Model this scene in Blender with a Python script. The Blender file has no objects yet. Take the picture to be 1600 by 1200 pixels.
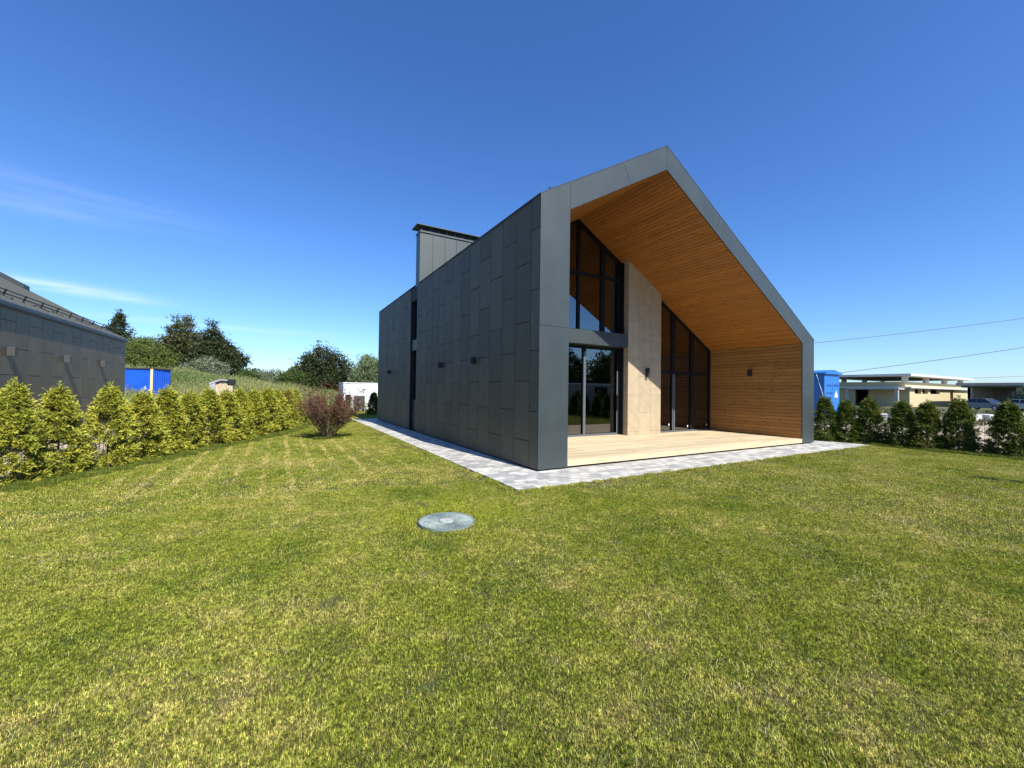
import bpy, math, random
import numpy as np
from mathutils import Vector, Matrix
PI = math.pi
rad = math.radians
random.seed(7)
rng = np.random.default_rng(7)
scene = bpy.context.scene
COL = scene.collection

# ---------------------------------------------------------------- camera
yaw, pitch, roll = rad(29.837), rad(0.911), rad(0.782)
fwd = Vector((math.sin(yaw)*math.cos(pitch), math.cos(yaw)*math.cos(pitch), math.sin(pitch)))
rt = Vector((math.cos(yaw), -math.sin(yaw), 0)); up = rt.cross(fwd)
rt2 = math.cos(roll)*rt + math.sin(roll)*up
up2 = -math.sin(roll)*rt + math.cos(roll)*up
cd = bpy.data.cameras.new('camera'); cam = bpy.data.objects.new('camera', cd); COL.objects.link(cam)
cd.sensor_width = 36; cd.lens = 36*640/1600; cd.clip_end = 3000; cd.clip_start = 0.05
CAM = Vector((-4.446, -6.719, 1.6))
cam.matrix_world = Matrix.Translation(CAM) @ Matrix((rt2, up2, -fwd)).transposed().to_4x4()
scene.camera = cam

# ---------------------------------------------------------------- world, sun, exposure
SUN = Vector((0.11, -1, 1.04)).normalized()
SUN_EL = math.asin(SUN.z); SUN_AZ = math.atan2(SUN.x, SUN.y)
world = bpy.data.worlds.new("World"); scene.world = world; world.use_nodes = True
nt = world.node_tree; N = nt.nodes; Lk = nt.links
bg = N['Background']
sky = N.new('ShaderNodeTexSky'); sky.sky_type = 'NISHITA'; sky.sun_disc = False
sky.sun_elevation = SUN_EL; sky.sun_rotation = SUN_AZ
sky.air_density = 1.0; sky.dust_density = 0.25; sky.ozone_density = 3.0
# thin wisps of cloud low in the north-west, fixed to directions of the sky
tc = N.new('ShaderNodeTexCoord'); sx = N.new('ShaderNodeSeparateXYZ'); Lk.new(tc.outputs['Generated'], sx.inputs[0])
def wm(op, a, b=None, c=None):
    q = N.new('ShaderNodeMath'); q.operation = op
    for i, x in enumerate((a, b, c)):
        if x is None: continue
        if isinstance(x, (int, float)): q.inputs[i].default_value = x
        else: Lk.new(x, q.inputs[i])
    return q.outputs[0]
az = wm('ARCTAN2', sx.outputs['X'], sx.outputs['Y'])
mp = N.new('ShaderNodeMapping'); mp.inputs['Scale'].default_value = (2.5, 2.5, 26); mp.inputs['Rotation'].default_value = (0, rad(5), 0)
Lk.new(tc.outputs['Generated'], mp.inputs['Vector'])
cn = N.new('ShaderNodeTexNoise'); cn.inputs['Scale'].default_value = 3.0; cn.inputs['Detail'].default_value = 7; cn.inputs['Roughness'].default_value = .6
Lk.new(mp.outputs[0], cn.inputs['Vector'])
tot_c = None
for a_, z_, wa, wb, k_ in ((-.325, .160, .09, .008, .50), (-.26, .152, .07, .006, .45), (-.33, .300, .22, .020, .10), (-.40, .270, .15, .012, .12), (-.12, .118, .2, .006, .18)):
    da = wm('DIVIDE', wm('SUBTRACT', az, a_), wa); dz = wm('DIVIDE', wm('SUBTRACT', sx.outputs['Z'], z_), wb)
    g_s = wm('MULTIPLY', wm('EXPONENT', wm('MULTIPLY', wm('ADD', wm('MULTIPLY', da, da), wm('MULTIPLY', dz, dz)), -1.0)), k_)
    tot_c = g_s if tot_c is None else wm('ADD', tot_c, g_s)
cr = N.new('ShaderNodeMapRange'); cr.inputs['From Min'].default_value = .32; cr.inputs['From Max'].default_value = .68; cr.inputs['To Min'].default_value = .15; Lk.new(cn.outputs['Fac'], cr.inputs['Value'])
mulo = wm('MULTIPLY', tot_c, cr.outputs[0])
mx = N.new('ShaderNodeMix'); mx.data_type = 'RGBA'
hs = N.new('ShaderNodeHueSaturation'); hs.inputs['Saturation'].default_value = 1.15; Lk.new(sky.outputs[0], hs.inputs['Color'])
tn_ = N.new('ShaderNodeVectorMath'); tn_.operation = 'MULTIPLY'; tn_.inputs[1].default_value = (.90, 1.14, 1.53); Lk.new(hs.outputs[0], tn_.inputs[0])
Lk.new(mulo, mx.inputs['Factor']); Lk.new(tn_.outputs[0], mx.inputs['A'])
mx.inputs['B'].default_value = (9.0, 10.0, 11.0, 1)
Lk.new(mx.outputs['Result'], bg.inputs['Color'])
bg.inputs['Strength'].default_value = 0.085
sd = bpy.data.lights.new('sun', 'SUN'); sd.energy = 5.0; sd.angle = rad(0.5); sd.color = (1, 0.95, 0.86)
so = bpy.data.objects.new('sun', sd); COL.objects.link(so)
so.rotation_euler = (-SUN).to_track_quat('-Z', 'Y').to_euler()
so.location = (0, -20, 40)
vs = scene.view_settings; vs.view_transform = 'Standard'; vs.look = 'None'; vs.exposure = 0.6; vs.gamma = 1
try: scene.cycles.max_bounces = 8; scene.cycles.transparent_max_bounces = 12
except Exception: pass

# ---------------------------------------------------------------- material helpers
def new_mat(name):
    m = bpy.data.materials.new(name); m.use_nodes = True
    return m, m.node_tree.nodes, m.node_tree.links, m.node_tree.nodes['Principled BSDF']
def mat(name, c, rough=0.6, metal=0.0, var=0.0, scale=8.0, bump=0.0, bscale=60.0, island=0.0, spec=0.5, stretch=None, sheen=None):
    m, n, l, b = new_mat(name)
    b.inputs['Base Color'].default_value = (*c, 1); b.inputs['Roughness'].default_value = rough
    b.inputs['Metallic'].default_value = metal; b.inputs['Specular IOR Level'].default_value = spec
    t = n.new('ShaderNodeTexCoord'); g = n.new('ShaderNodeNewGeometry')
    mpn = n.new('ShaderNodeMapping'); l.new(g.outputs['Position'], mpn.inputs[0])
    if stretch: mpn.inputs['Scale'].default_value = stretch
    if var or island:
        v = n.new('ShaderNodeTexNoise'); v.inputs['Scale'].default_value = scale; v.inputs['Detail'].default_value = 5
        l.new(mpn.outputs[0], v.inputs['Vector'])
        a = n.new('ShaderNodeMapRange'); a.inputs['From Min'].default_value = .3; a.inputs['From Max'].default_value = .7
        a.inputs['To Min'].default_value = 1-var; a.inputs['To Max'].default_value = 1+var
        l.new(v.outputs['Fac'], a.inputs['Value'])
        i = n.new('ShaderNodeMapRange'); i.inputs['To Min'].default_value = 1-island; i.inputs['To Max'].default_value = 1+island
        l.new(g.outputs['Random Per Island'], i.inputs['Value'])
        p = n.new('ShaderNodeMath'); p.operation = 'MULTIPLY'; l.new(a.outputs[0], p.inputs[0]); l.new(i.outputs[0], p.inputs[1])
        vm = n.new('ShaderNodeVectorMath'); vm.operation = 'SCALE'; vm.inputs[0].default_value = c
        l.new(p.outputs[0], vm.inputs['Scale']); l.new(vm.outputs[0], b.inputs['Base Color'])
    if bump:
        v2 = n.new('ShaderNodeTexNoise'); v2.inputs['Scale'].default_value = bscale; v2.inputs['Detail'].default_value = 4
        l.new(mpn.outputs[0], v2.inputs['Vector'])
        bp = n.new('ShaderNodeBump'); bp.inputs['Strength'].default_value = bump; bp.inputs['Distance'].default_value = .01
        l.new(v2.outputs['Fac'], bp.inputs['Height']); l.new(bp.outputs[0], b.inputs['Normal'])
    return m
def wood_mat(name, c1, c2, axis, rough=0.6, knots=True, island=0.22):
    """boards whose grain runs along the given axis"""
    m, n, l, b = new_mat(name)
    b.inputs['Roughness'].default_value = rough
    g = n.new('ShaderNodeNewGeometry')
    # every board gets its own slice of the noise
    off = n.new('ShaderNodeCombineXYZ'); mm = n.new('ShaderNodeMath'); mm.operation = 'MULTIPLY'; mm.inputs[1].default_value = 37
    l.new(g.outputs['Random Per Island'], mm.inputs[0])
    for k in range(3): l.new(mm.outputs[0], off.inputs[k])
    ad = n.new('ShaderNodeVectorMath'); ad.operation = 'ADD'; l.new(g.outputs['Position'], ad.inputs[0]); l.new(off.outputs[0], ad.inputs[1])
    mpn = n.new('ShaderNodeMapping'); sc = [22, 22, 22]; sc['XYZ'.index(axis)] = 1.2; mpn.inputs['Scale'].default_value = sc
    l.new(ad.outputs[0], mpn.inputs[0])
    v = n.new('ShaderNodeTexNoise'); v.inputs['Scale'].default_value = 1.6; v.inputs['Detail'].default_value = 5; l.new(mpn.outputs[0], v.inputs['Vector'])
    r = n.new('ShaderNodeMapRange'); r.inputs['From Min'].default_value = .3; r.inputs['From Max'].default_value = .72; l.new(v.outputs['Fac'], r.inputs['Value'])
    mixn = n.new('ShaderNodeMix'); mixn.data_type = 'RGBA'
    mixn.inputs['A'].default_value = (*c1, 1); mixn.inputs['B'].default_value = (*c2, 1); l.new(r.outputs[0], mixn.inputs['Factor'])
    out = mixn.outputs['Result']
    if knots:
        mk = n.new('ShaderNodeMapping'); sk = [9, 9, 9]; sk['XYZ'.index(axis)] = 2.6; mk.inputs['Scale'].default_value = sk; l.new(ad.outputs[0], mk.inputs[0])
        vo = n.new('ShaderNodeTexVoronoi'); vo.inputs['Scale'].default_value = 1.0; l.new(mk.outputs[0], vo.inputs['Vector'])
        kr = n.new('ShaderNodeMapRange'); kr.inputs['From Min'].default_value = .10; kr.inputs['From Max'].default_value = .22
        kr.inputs['To Min'].default_value = .55; kr.inputs['To Max'].default_value = 1; l.new(vo.outputs['Distance'], kr.inputs['Value'])
        k2 = n.new('ShaderNodeVectorMath'); k2.operation = 'SCALE'; l.new(out, k2.inputs[0]); l.new(kr.outputs[0], k2.inputs['Scale']); out = k2.outputs[0]
    i = n.new('ShaderNodeMapRange'); i.inputs['To Min'].default_value = 1-island; i.inputs['To Max'].default_value = 1+island
    l.new(g.outputs['Random Per Island'], i.inputs['Value'])
    k3 = n.new('ShaderNodeVectorMath'); k3.operation = 'SCALE'; l.new(out, k3.inputs[0]); l.new(i.outputs[0], k3.inputs['Scale'])
    l.new(k3.outputs[0], b.inputs['Base Color'])
    bp = n.new('ShaderNodeBump'); bp.inputs['Strength'].default_value = .25; bp.inputs['Distance'].default_value = .004
    l.new(v.outputs['Fac'], bp.inputs['Height']); l.new(bp.outputs[0], b.inputs['Normal'])
    return m
def leaf_mat(name, c1, c2, c3=None, transl=0.3, rough=0.55, pscale=None):
    """c1 to c2 by the per-face attribute tint; c3 breaks it up in patches"""
    m, n, l, b = new_mat(name)
    a = n.new('ShaderNodeAttribute'); a.attribute_name = 'tint'
    x = n.new('ShaderNodeMix'); x.data_type = 'RGBA'; x.inputs['A'].default_value = (*c1, 1); x.inputs['B'].default_value = (*c2, 1)
    l.new(a.outputs['Fac'], x.inputs['Factor']); out = x.outputs['Result']
    if c3:
        g = n.new('ShaderNodeNewGeometry')
        v = n.new('ShaderNodeTexNoise'); v.inputs['Scale'].default_value = pscale or 1.5; v.inputs['Detail'].default_value = 3; l.new(g.outputs['Position'], v.inputs['Vector'])
        r = n.new('ShaderNodeMapRange'); r.inputs['From Min'].default_value = .48; r.inputs['From Max'].default_value = .66; l.new(v.outputs['Fac'], r.inputs['Value'])
        y = n.new('ShaderNodeMix'); y.data_type = 'RGBA'; l.new(r.outputs[0], y.inputs['Factor']); l.new(out, y.inputs['A']); y.inputs['B'].default_value = (*c3, 1)
        out = y.outputs['Result']
    l.new(out, b.inputs['Base Color']); b.inputs['Roughness'].default_value = rough; b.inputs['Specular IOR Level'].default_value = .3
    tr = n.new('ShaderNodeBsdfTranslucent'); l.new(out, tr.inputs['Color'])
    ms = n.new('ShaderNodeMixShader'); ms.inputs[0].default_value = transl
    l.new(b.outputs[0], ms.inputs[1]); l.new(tr.outputs[0], ms.inputs[2]); l.new(ms.outputs[0], n['Material Output'].inputs[0])
    return m

# ---------------------------------------------------------------- object helpers
def tag(o, label=None, cat=None, group=None, kind=None):
    if label: o['label'] = label
    if cat: o['category'] = cat
    if group: o['group'] = group
    if kind: o['kind'] = kind
    return o
def empty(name, loc, label, cat, group=None, rz=0.0):
    o = bpy.data.objects.new(name, None); COL.objects.link(o); o.location = loc; o.rotation_euler = (0, 0, rz)
    o.empty_display_size = .2
    return tag(o, label, cat, group)
def children(o): return [c for c in bpy.data.objects if c.parent == o]
def copy_tree(o, parent=None):
    c = o.copy(); COL.objects.link(c); c.parent = parent
    for ch in children(o): copy_tree(ch, c)
    return c
class MB:
    """collects shapes (in world or local coordinates) for one mesh"""
    def __init__(s): s.v = []; s.f = []
    def box(s, x0, x1, y0, y1, z0, z1):
        k = len(s.v)
        s.v += [(x0,y0,z0),(x1,y0,z0),(x1,y1,z0),(x0,y1,z0),(x0,y0,z1),(x1,y0,z1),(x1,y1,z1),(x0,y1,z1)]
        s.f += [[k+i for i in q] for q in ((0,3,2,1),(4,5,6,7),(0,1,5,4),(1,2,6,5),(2,3,7,6),(3,0,4,7))]
        return s
    def prism(s, poly, axis, a, b):
        """poly of 2D points extruded along axis from a to b (X: (y,z); Y: (x,z); Z: (x,y))"""
        def P(p, t): return {'X': (t, p[0], p[1]), 'Y': (p[0], t, p[1]), 'Z': (p[0], p[1], t)}[axis]
        area = sum(poly[i][0]*poly[(i+1) % len(poly)][1]-poly[(i+1) % len(poly)][0]*poly[i][1] for i in range(len(poly)))
        if area < 0: poly = poly[::-1]
        if axis == 'Y': poly = poly[::-1]
        k = len(s.v); n = len(poly)
        s.v += [P(p, a) for p in poly]+[P(p, b) for p in poly]
        s.f.append([k+i for i in range(n)][::-1]); s.f.append([k+n+i for i in range(n)])
        for i in range(n):
            j = (i+1) % n; s.f.append([k+i, k+j, k+n+j, k+n+i])
        return s
    def bar(s, p, q, w, h=None):
        """square bar between two points"""
        h = h or w; p = Vector(p); q = Vector(q); d = (q-p).normalized()
        u = d.cross(Vector((0,0,1))) if abs(d.z) < .95 else d.cross(Vector((1,0,0))); u.normalize(); w2 = u.cross(d)
        k = len(s.v)
        for c in (p, q):
            for a, b in ((-1,-1),(1,-1),(1,1),(-1,1)): s.v.append(tuple(c+u*a*w/2+w2*b*h/2))
        s.f += [[k+i for i in r] for r in ((0,1,2,3),(7,6,5,4),(0,4,5,1),(1,5,6,2),(2,6,7,3),(3,7,4,0))]
        return s
    def tube(s, pts, radii, n=6, cap=True):
        pts = [Vector(p) for p in pts]
        if not hasattr(radii, '__len__'): radii = [radii]*len(pts)
        k0 = len(s.v)
        for i, p in enumerate(pts):
            d = (pts[min(i+1, len(pts)-1)]-pts[max(i-1, 0)]).normalized()
            u = d.cross(Vector((0,0,1))) if abs(d.z) < .9 else d.cross(Vector((1,0,0))); u.normalize(); w = d.cross(u)
            for j in range(n):
                a = 2*PI*j/n; s.v.append(tuple(p+(u*math.cos(a)+w*math.sin(a))*radii[i]))
        for i in range(len(pts)-1):
            for j in range(n):
                a = k0+i*n+j; b = k0+i*n+(j+1) % n; s.f.append([a, b, b+n, a+n])
        if cap:
            s.f.append([k0+j for j in range(n)][::-1]); s.f.append([k0+(len(pts)-1)*n+j for j in range(n)])
        return s
    def disc_y(s, c, r, y0, y1, n=24):
        return s.prism([(c[0]+r*math.cos(2*PI*i/n), c[1]+r*math.sin(2*PI*i/n)) for i in range(n)], 'Y', y0, y1)
    def build(s, name, m, parent=None, local=False, bevel=0.0, smooth=False):
        off = Vector((0,0,0))
        if parent is not None and not local:
            q = parent
            while q is not None: off += q.location; q = q.parent
        me = bpy.data.meshes.new(name)
        me.from_pydata([tuple(Vector(v)-off) for v in s.v], [], s.f); me.materials.append(m)
        if smooth:
            for p in me.polygons: p.use_smooth = True
        me.update()
        o = bpy.data.objects.new(name, me); COL.objects.link(o); o.parent = parent
        if bevel:
            bv = o.modifiers.new('bevel', 'BEVEL'); bv.width = bevel; bv.segments = 2; bv.limit_method = 'ANGLE'
        return o
def inset(poly, d):
    """shrinks a convex polygon by d"""
    n = len(poly); A = sum(poly[i][0]*poly[(i+1) % n][1]-poly[(i+1) % n][0]*poly[i][1] for i in range(n))
    if A < 0: poly = poly[::-1]
    L = []
    for i in range(n):
        p = Vector(poly[i]); q = Vector(poly[(i+1) % n]); e = (q-p).normalized(); nn = Vector((-e.y, e.x)); L.append((p+nn*d, e))
    out = []
    for i in range(n):
        p, e = L[i-1]; q, g = L[i]; den = e.x*g.y-e.y*g.x
        t = ((q-p).x*g.y-(q-p).y*g.x)/den; out.append(tuple(p+e*t))
    return out
def quads_object(name, V, m, parent=None, tint=None, nv=4, link=True):
    """V: (n, nv, 3) array of separate faces"""
    n = len(V); me = bpy.data.meshes.new(name)
    me.vertices.add(n*nv); me.vertices.foreach_set('co', V.reshape(-1).astype(np.float32))
    me.loops.add(n*nv); me.loops.foreach_set('vertex_index', np.arange(n*nv, dtype=np.int32))
    me.polygons.add(n); me.polygons.foreach_set('loop_start', np.arange(0, n*nv, nv, dtype=np.int32))
    me.polygons.foreach_set('loop_total', np.full(n, nv, dtype=np.int32))
    me.update(calc_edges=True); me.materials.append(m)
    if tint is not None:
        at = me.attributes.new('tint', 'FLOAT', 'FACE'); at.data.foreach_set('value', np.clip(tint, 0, 1).astype(np.float32))
    o = bpy.data.objects.new(name, me)
    if link: COL.objects.link(o)
    o.parent = parent
    return o
def unit(a): return a/np.maximum(np.linalg.norm(a, axis=-1, keepdims=True), 1e-9)
def leaves(C, D, L, W):
    """diamond leaves: centres C, directions D, length L, width W"""
    n = len(C); D = unit(D); R = unit(np.cross(D, rng.normal(size=(n, 3))))
    L = np.broadcast_to(L, n)[:, None]; W = np.broadcast_to(W, n)[:, None]
    return np.stack([C-D*L*.5, C+R*W*.5+D*L*.05, C+D*L*.5, C-R*W*.5+D*L*.05], 1)

# ---------------------------------------------------------------- materials
M = {}
M['cladding'] = mat('dark_tile', (.104,.096,.064), .6, spec=.3, var=.10, scale=3, bump=.15, bscale=40, island=.15)
M['metal'] = mat('anthracite_metal', (.043,.055,.056), .45, metal=.0, var=.12, scale=1.8, bump=.10, bscale=90, spec=.5)
M['roof_metal'] = mat('roof_metal', (.045,.05,.055), .45, metal=.2, var=.08, scale=2)
M['chim_metal'] = mat('chimney_metal', (.070,.086,.083), .45, metal=.1, var=.05, scale=2)
M['black'] = mat('black', (.008,.008,.009), .7)
M['frame'] = mat('window_frame_metal', (.010,.011,.013), .6, spec=.2)
M['frame_sunlit'] = mat('sunlit_stile_metal', (.10,.115,.13), .4, spec=.5)  # paler copy of the frame metal, sunlight put into its colour
M['lamp'] = mat('lamp_metal', (.018,.019,.021), .5)
M['lamp_sunlit_grey'] = mat('sunlit_lamp_grey_metal', (.055,.058,.06), .5)  # lamp metal paled for sun on the neighbour's lamps; also the fan casing
M['beige'] = mat('beige_tile', (.42,.34,.225), .6, var=.10, scale=4, bump=.12, bscale=30, island=.05)
M['soffit'] = wood_mat('soffit_wood', (.44,.175,.026), (.31,.11,.015), 'Y', island=.12)
M['wallwood'] = wood_mat('wall_wood', (.38,.185,.042), (.27,.12,.024), 'Y', island=.14)
M['deck'] = wood_mat('deck_wood', (.62,.52,.34), (.46,.35,.21), 'X', rough=.8, knots=False, island=.20)
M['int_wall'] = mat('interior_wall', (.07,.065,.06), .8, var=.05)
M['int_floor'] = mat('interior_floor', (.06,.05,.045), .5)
M['white'] = mat('white_panel', (.78,.78,.76), .55, var=.04, scale=2)
M['grey_plastic'] = mat('grey_casing', (.23,.25,.26), .5)
M['blue'] = mat('blue_sheet', (.01,.11,.62), .55, var=.14, scale=1.2, bump=.2, bscale=5)
M['blue_light'] = mat('blue_paint', (.02,.15,.46), .5, var=.08, scale=2)
M['yellow_trim'] = mat('yellow_trim', (.75,.58,.26), .6)
M['rust'] = mat('rusty_edge', (.12,.07,.04), .8, var=.3, scale=9)
M['concrete'] = mat('concrete', (.36,.34,.31), .85, var=.18, scale=1.4, bump=.3, bscale=12)
M['concrete_white'] = mat('pale_concrete', (.62,.60,.56), .85, var=.10, scale=1)
M['yellow_brick'] = mat('yellow_brick', (.52,.44,.26), .85, var=.07, scale=6)
M['bark'] = mat('bark', (.10,.075,.055), .9, var=.3, scale=12, bump=.5, bscale=30)
M['twig'] = mat('twig', (.20,.15,.10), .9, var=.2, scale=20)
M['wire'] = mat('dark_wire', (.03,.03,.033), .5)
M['rustwire'] = mat('rust_wire', (.20,.12,.08), .7)
M['car_paint'] = mat('grey_car_paint', (.17,.19,.20), .3, metal=.3)
M['tyre'] = mat('tyre', (.015,.015,.015), .85)
M['hub'] = mat('hubcap', (.45,.45,.47), .35, metal=.6)
M['oldwood'] = mat('weathered_wood', (.50,.40,.27), .85, var=.3, scale=6, stretch=(4,4,.6))
M['tarp'] = mat('grey_tarp', (.33,.33,.36), .6, var=.2, scale=6)
M['greywall'] = mat('pale_grey_wall', (.33,.33,.30), .8, var=.06, scale=1.5)
M['text'] = mat('dark_lettering', (.01,.05,.25), .6)
def glass_mat(name, tint, refl):
    m, n, l, b = new_mat(name)
    n.remove(b)
    t = n.new('ShaderNodeBsdfTransparent'); t.inputs[0].default_value = (*tint, 1)
    g = n.new('ShaderNodeBsdfGlossy'); g.inputs['Roughness'].default_value = 0.0; g.inputs['Color'].default_value = (.92,.96,1,1)
    f = n.new('ShaderNodeFresnel'); f.inputs['IOR'].default_value = 1.5
    mr = n.new('ShaderNodeMapRange'); mr.inputs['From Max'].default_value = 1; mr.inputs['To Min'].default_value = refl; mr.inputs['To Max'].default_value = 1
    l.new(f.outputs[0], mr.inputs['Value'])
    ge = n.new('ShaderNodeNewGeometry'); inv = n.new('ShaderNodeMath'); inv.operation = 'SUBTRACT'; inv.inputs[0].default_value = 1
    l.new(ge.outputs['Backfacing'], inv.inputs[1]); mu = n.new('ShaderNodeMath'); mu.operation = 'MULTIPLY'
    l.new(inv.outputs[0], mu.inputs[0]); l.new(mr.outputs[0], mu.inputs[1])
    s = n.new('ShaderNodeMixShader'); l.new(mu.outputs[0], s.inputs[0]); l.new(t.outputs[0], s.inputs[1]); l.new(g.outputs[0], s.inputs[2])
    l.new(s.outputs[0], n['Material Output'].inputs[0])
    return m
M['glass'] = glass_mat('tinted_glass', (.12,.12,.115), .13)
M['carglass'] = mat('car_glass', (.02,.025,.03), .05)

# ================================================================ THE GROUND
def smooth(a, b, x): t = np.clip((x-a)/(b-a), 0, 1); return t*t*(3-2*t)
def height(x, y):
    x = np.asarray(x, float); y = np.asarray(y, float)
    amp = 2.35 - 0.145*(x+12); amp = np.clip(amp, .35, 2.5)
    h = amp*smooth(27, 41, y)*(1-smooth(6, 22, x))
    h = h + .12*np.sin(x*.9+1.3)*np.sin(y*.7)*smooth(24, 34, y)
    rb = smooth(13.6, 15.5, x)*(1-smooth(30, 45, x))*(1-smooth(8, 14, y))
    h = h + rb*(.10*np.sin(x*1.7+y*.6)+.07*np.sin(y*2.3-x)+.05)
    return h
def ground_mesh(name, xs, ys, zoff, m):
    X, Y = np.meshgrid(xs, ys); Z = height(X, Y)+zoff
    n, k = X.shape; V = np.stack([X, Y, Z], -1).reshape(-1, 3)
    idx = np.arange(n*k).reshape(n, k)
    F = np.stack([idx[:-1,:-1], idx[:-1,1:], idx[1:,1:], idx[1:,:-1]], -1).reshape(-1, 4)
    me = bpy.data.meshes.new(name); me.from_pydata(V.tolist(), [], F.tolist()); me.materials.append(m)
    for p in me.polygons: p.use_smooth = True
    o = bpy.data.objects.new(name, me); COL.objects.link(o); o['kind'] = 'structure'
    return o
def ground_material():
    m, n, l, b = new_mat('rough_ground'); b.inputs['Roughness'].default_value = .95
    g = n.new('ShaderNodeNewGeometry')
    def noise(s, d=6):
        v = n.new('ShaderNodeTexNoise'); v.inputs['Scale'].default_value = s; v.inputs['Detail'].default_value = d; l.new(g.outputs['Position'], v.inputs['Vector']); return v.outputs['Fac']
    def mixc(f, a, bb):
        x = n.new('ShaderNodeMix'); x.data_type = 'RGBA'; l.new(f, x.inputs['Factor'])
        for k, c in (('A', a), ('B', bb)):
            if isinstance(c, tuple): x.inputs[k].default_value = (*c, 1)
            else: l.new(c, x.inputs[k])
        return x.outputs['Result']
    def rng_(v, a, c, lo=0, hi=1):
        r = n.new('ShaderNodeMapRange'); r.inputs['From Min'].default_value = a; r.inputs['From Max'].default_value = c
        r.inputs['To Min'].default_value = lo; r.inputs['To Max'].default_value = hi; l.new(v, r.inputs['Value']); return r.outputs[0]
    green = mixc(rng_(noise(.5), .35, .65), (.055,.075,.022), (.15,.13,.06))
    sand = mixc(rng_(noise(2.2), .35, .65), (.42,.34,.22), (.26,.21,.14))
    sand = mixc(rng_(noise(14), .45, .62), sand, (.55,.47,.34))
    sp = n.new('ShaderNodeSeparateXYZ'); l.new(g.outputs['Position'], sp.inputs[0])
    a = rng_(sp.outputs['X'], 12.2, 12.8); c = rng_(sp.outputs['X'], 30, 48, 1, 0); d = rng_(sp.outputs['Y'], 9, 16, 1, 0)
    q = n.new('ShaderNodeMath'); q.operation = 'MULTIPLY'; l.new(a, q.inputs[0]); l.new(c, q.inputs[1])
    q2 = n.new('ShaderNodeMath'); q2.operation = 'MULTIPLY'; l.new(q.outputs[0], q2.inputs[0]); l.new(d, q2.inputs[1])
    # pale strip between the left hedge and the neighbouring house
    a2 = rng_(sp.outputs['X'], -7.6, -8.4); d2 = rng_(sp.outputs['Y'], 17, 19, 1, 0)
    q3 = n.new('ShaderNodeMath'); q3.operation = 'MULTIPLY'; l.new(a2, q3.inputs[0]); l.new(d2, q3.inputs[1])
    q4 = n.new('ShaderNodeMath'); q4.operation = 'MAXIMUM'; l.new(q2.outputs[0], q4.inputs[0]); l.new(q3.outputs[0], q4.inputs[1])
    l.new(mixc(q4.outputs[0], green, sand), b.inputs['Base Color'])
    bp = n.new('ShaderNodeBump'); bp.inputs['Strength'].default_value = .8; bp.inputs['Distance'].default_value = .06; l.new(noise(7), bp.inputs['Height']); l.new(bp.outputs[0], b.inputs['Normal'])
    return m
xs = np.concatenate([[-900,-400,-200,-100,-60], np.arange(-40, 50, .8), [55,62,70,80,95,120,160,250,500,900]])
ys = np.concatenate([[-900,-400,-200,-100,-60], np.arange(-40, 60, .8), [65,72,80,95,120,160,250,500,900]])
ground_mesh('ground', xs, ys, -.012, ground_material())

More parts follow.
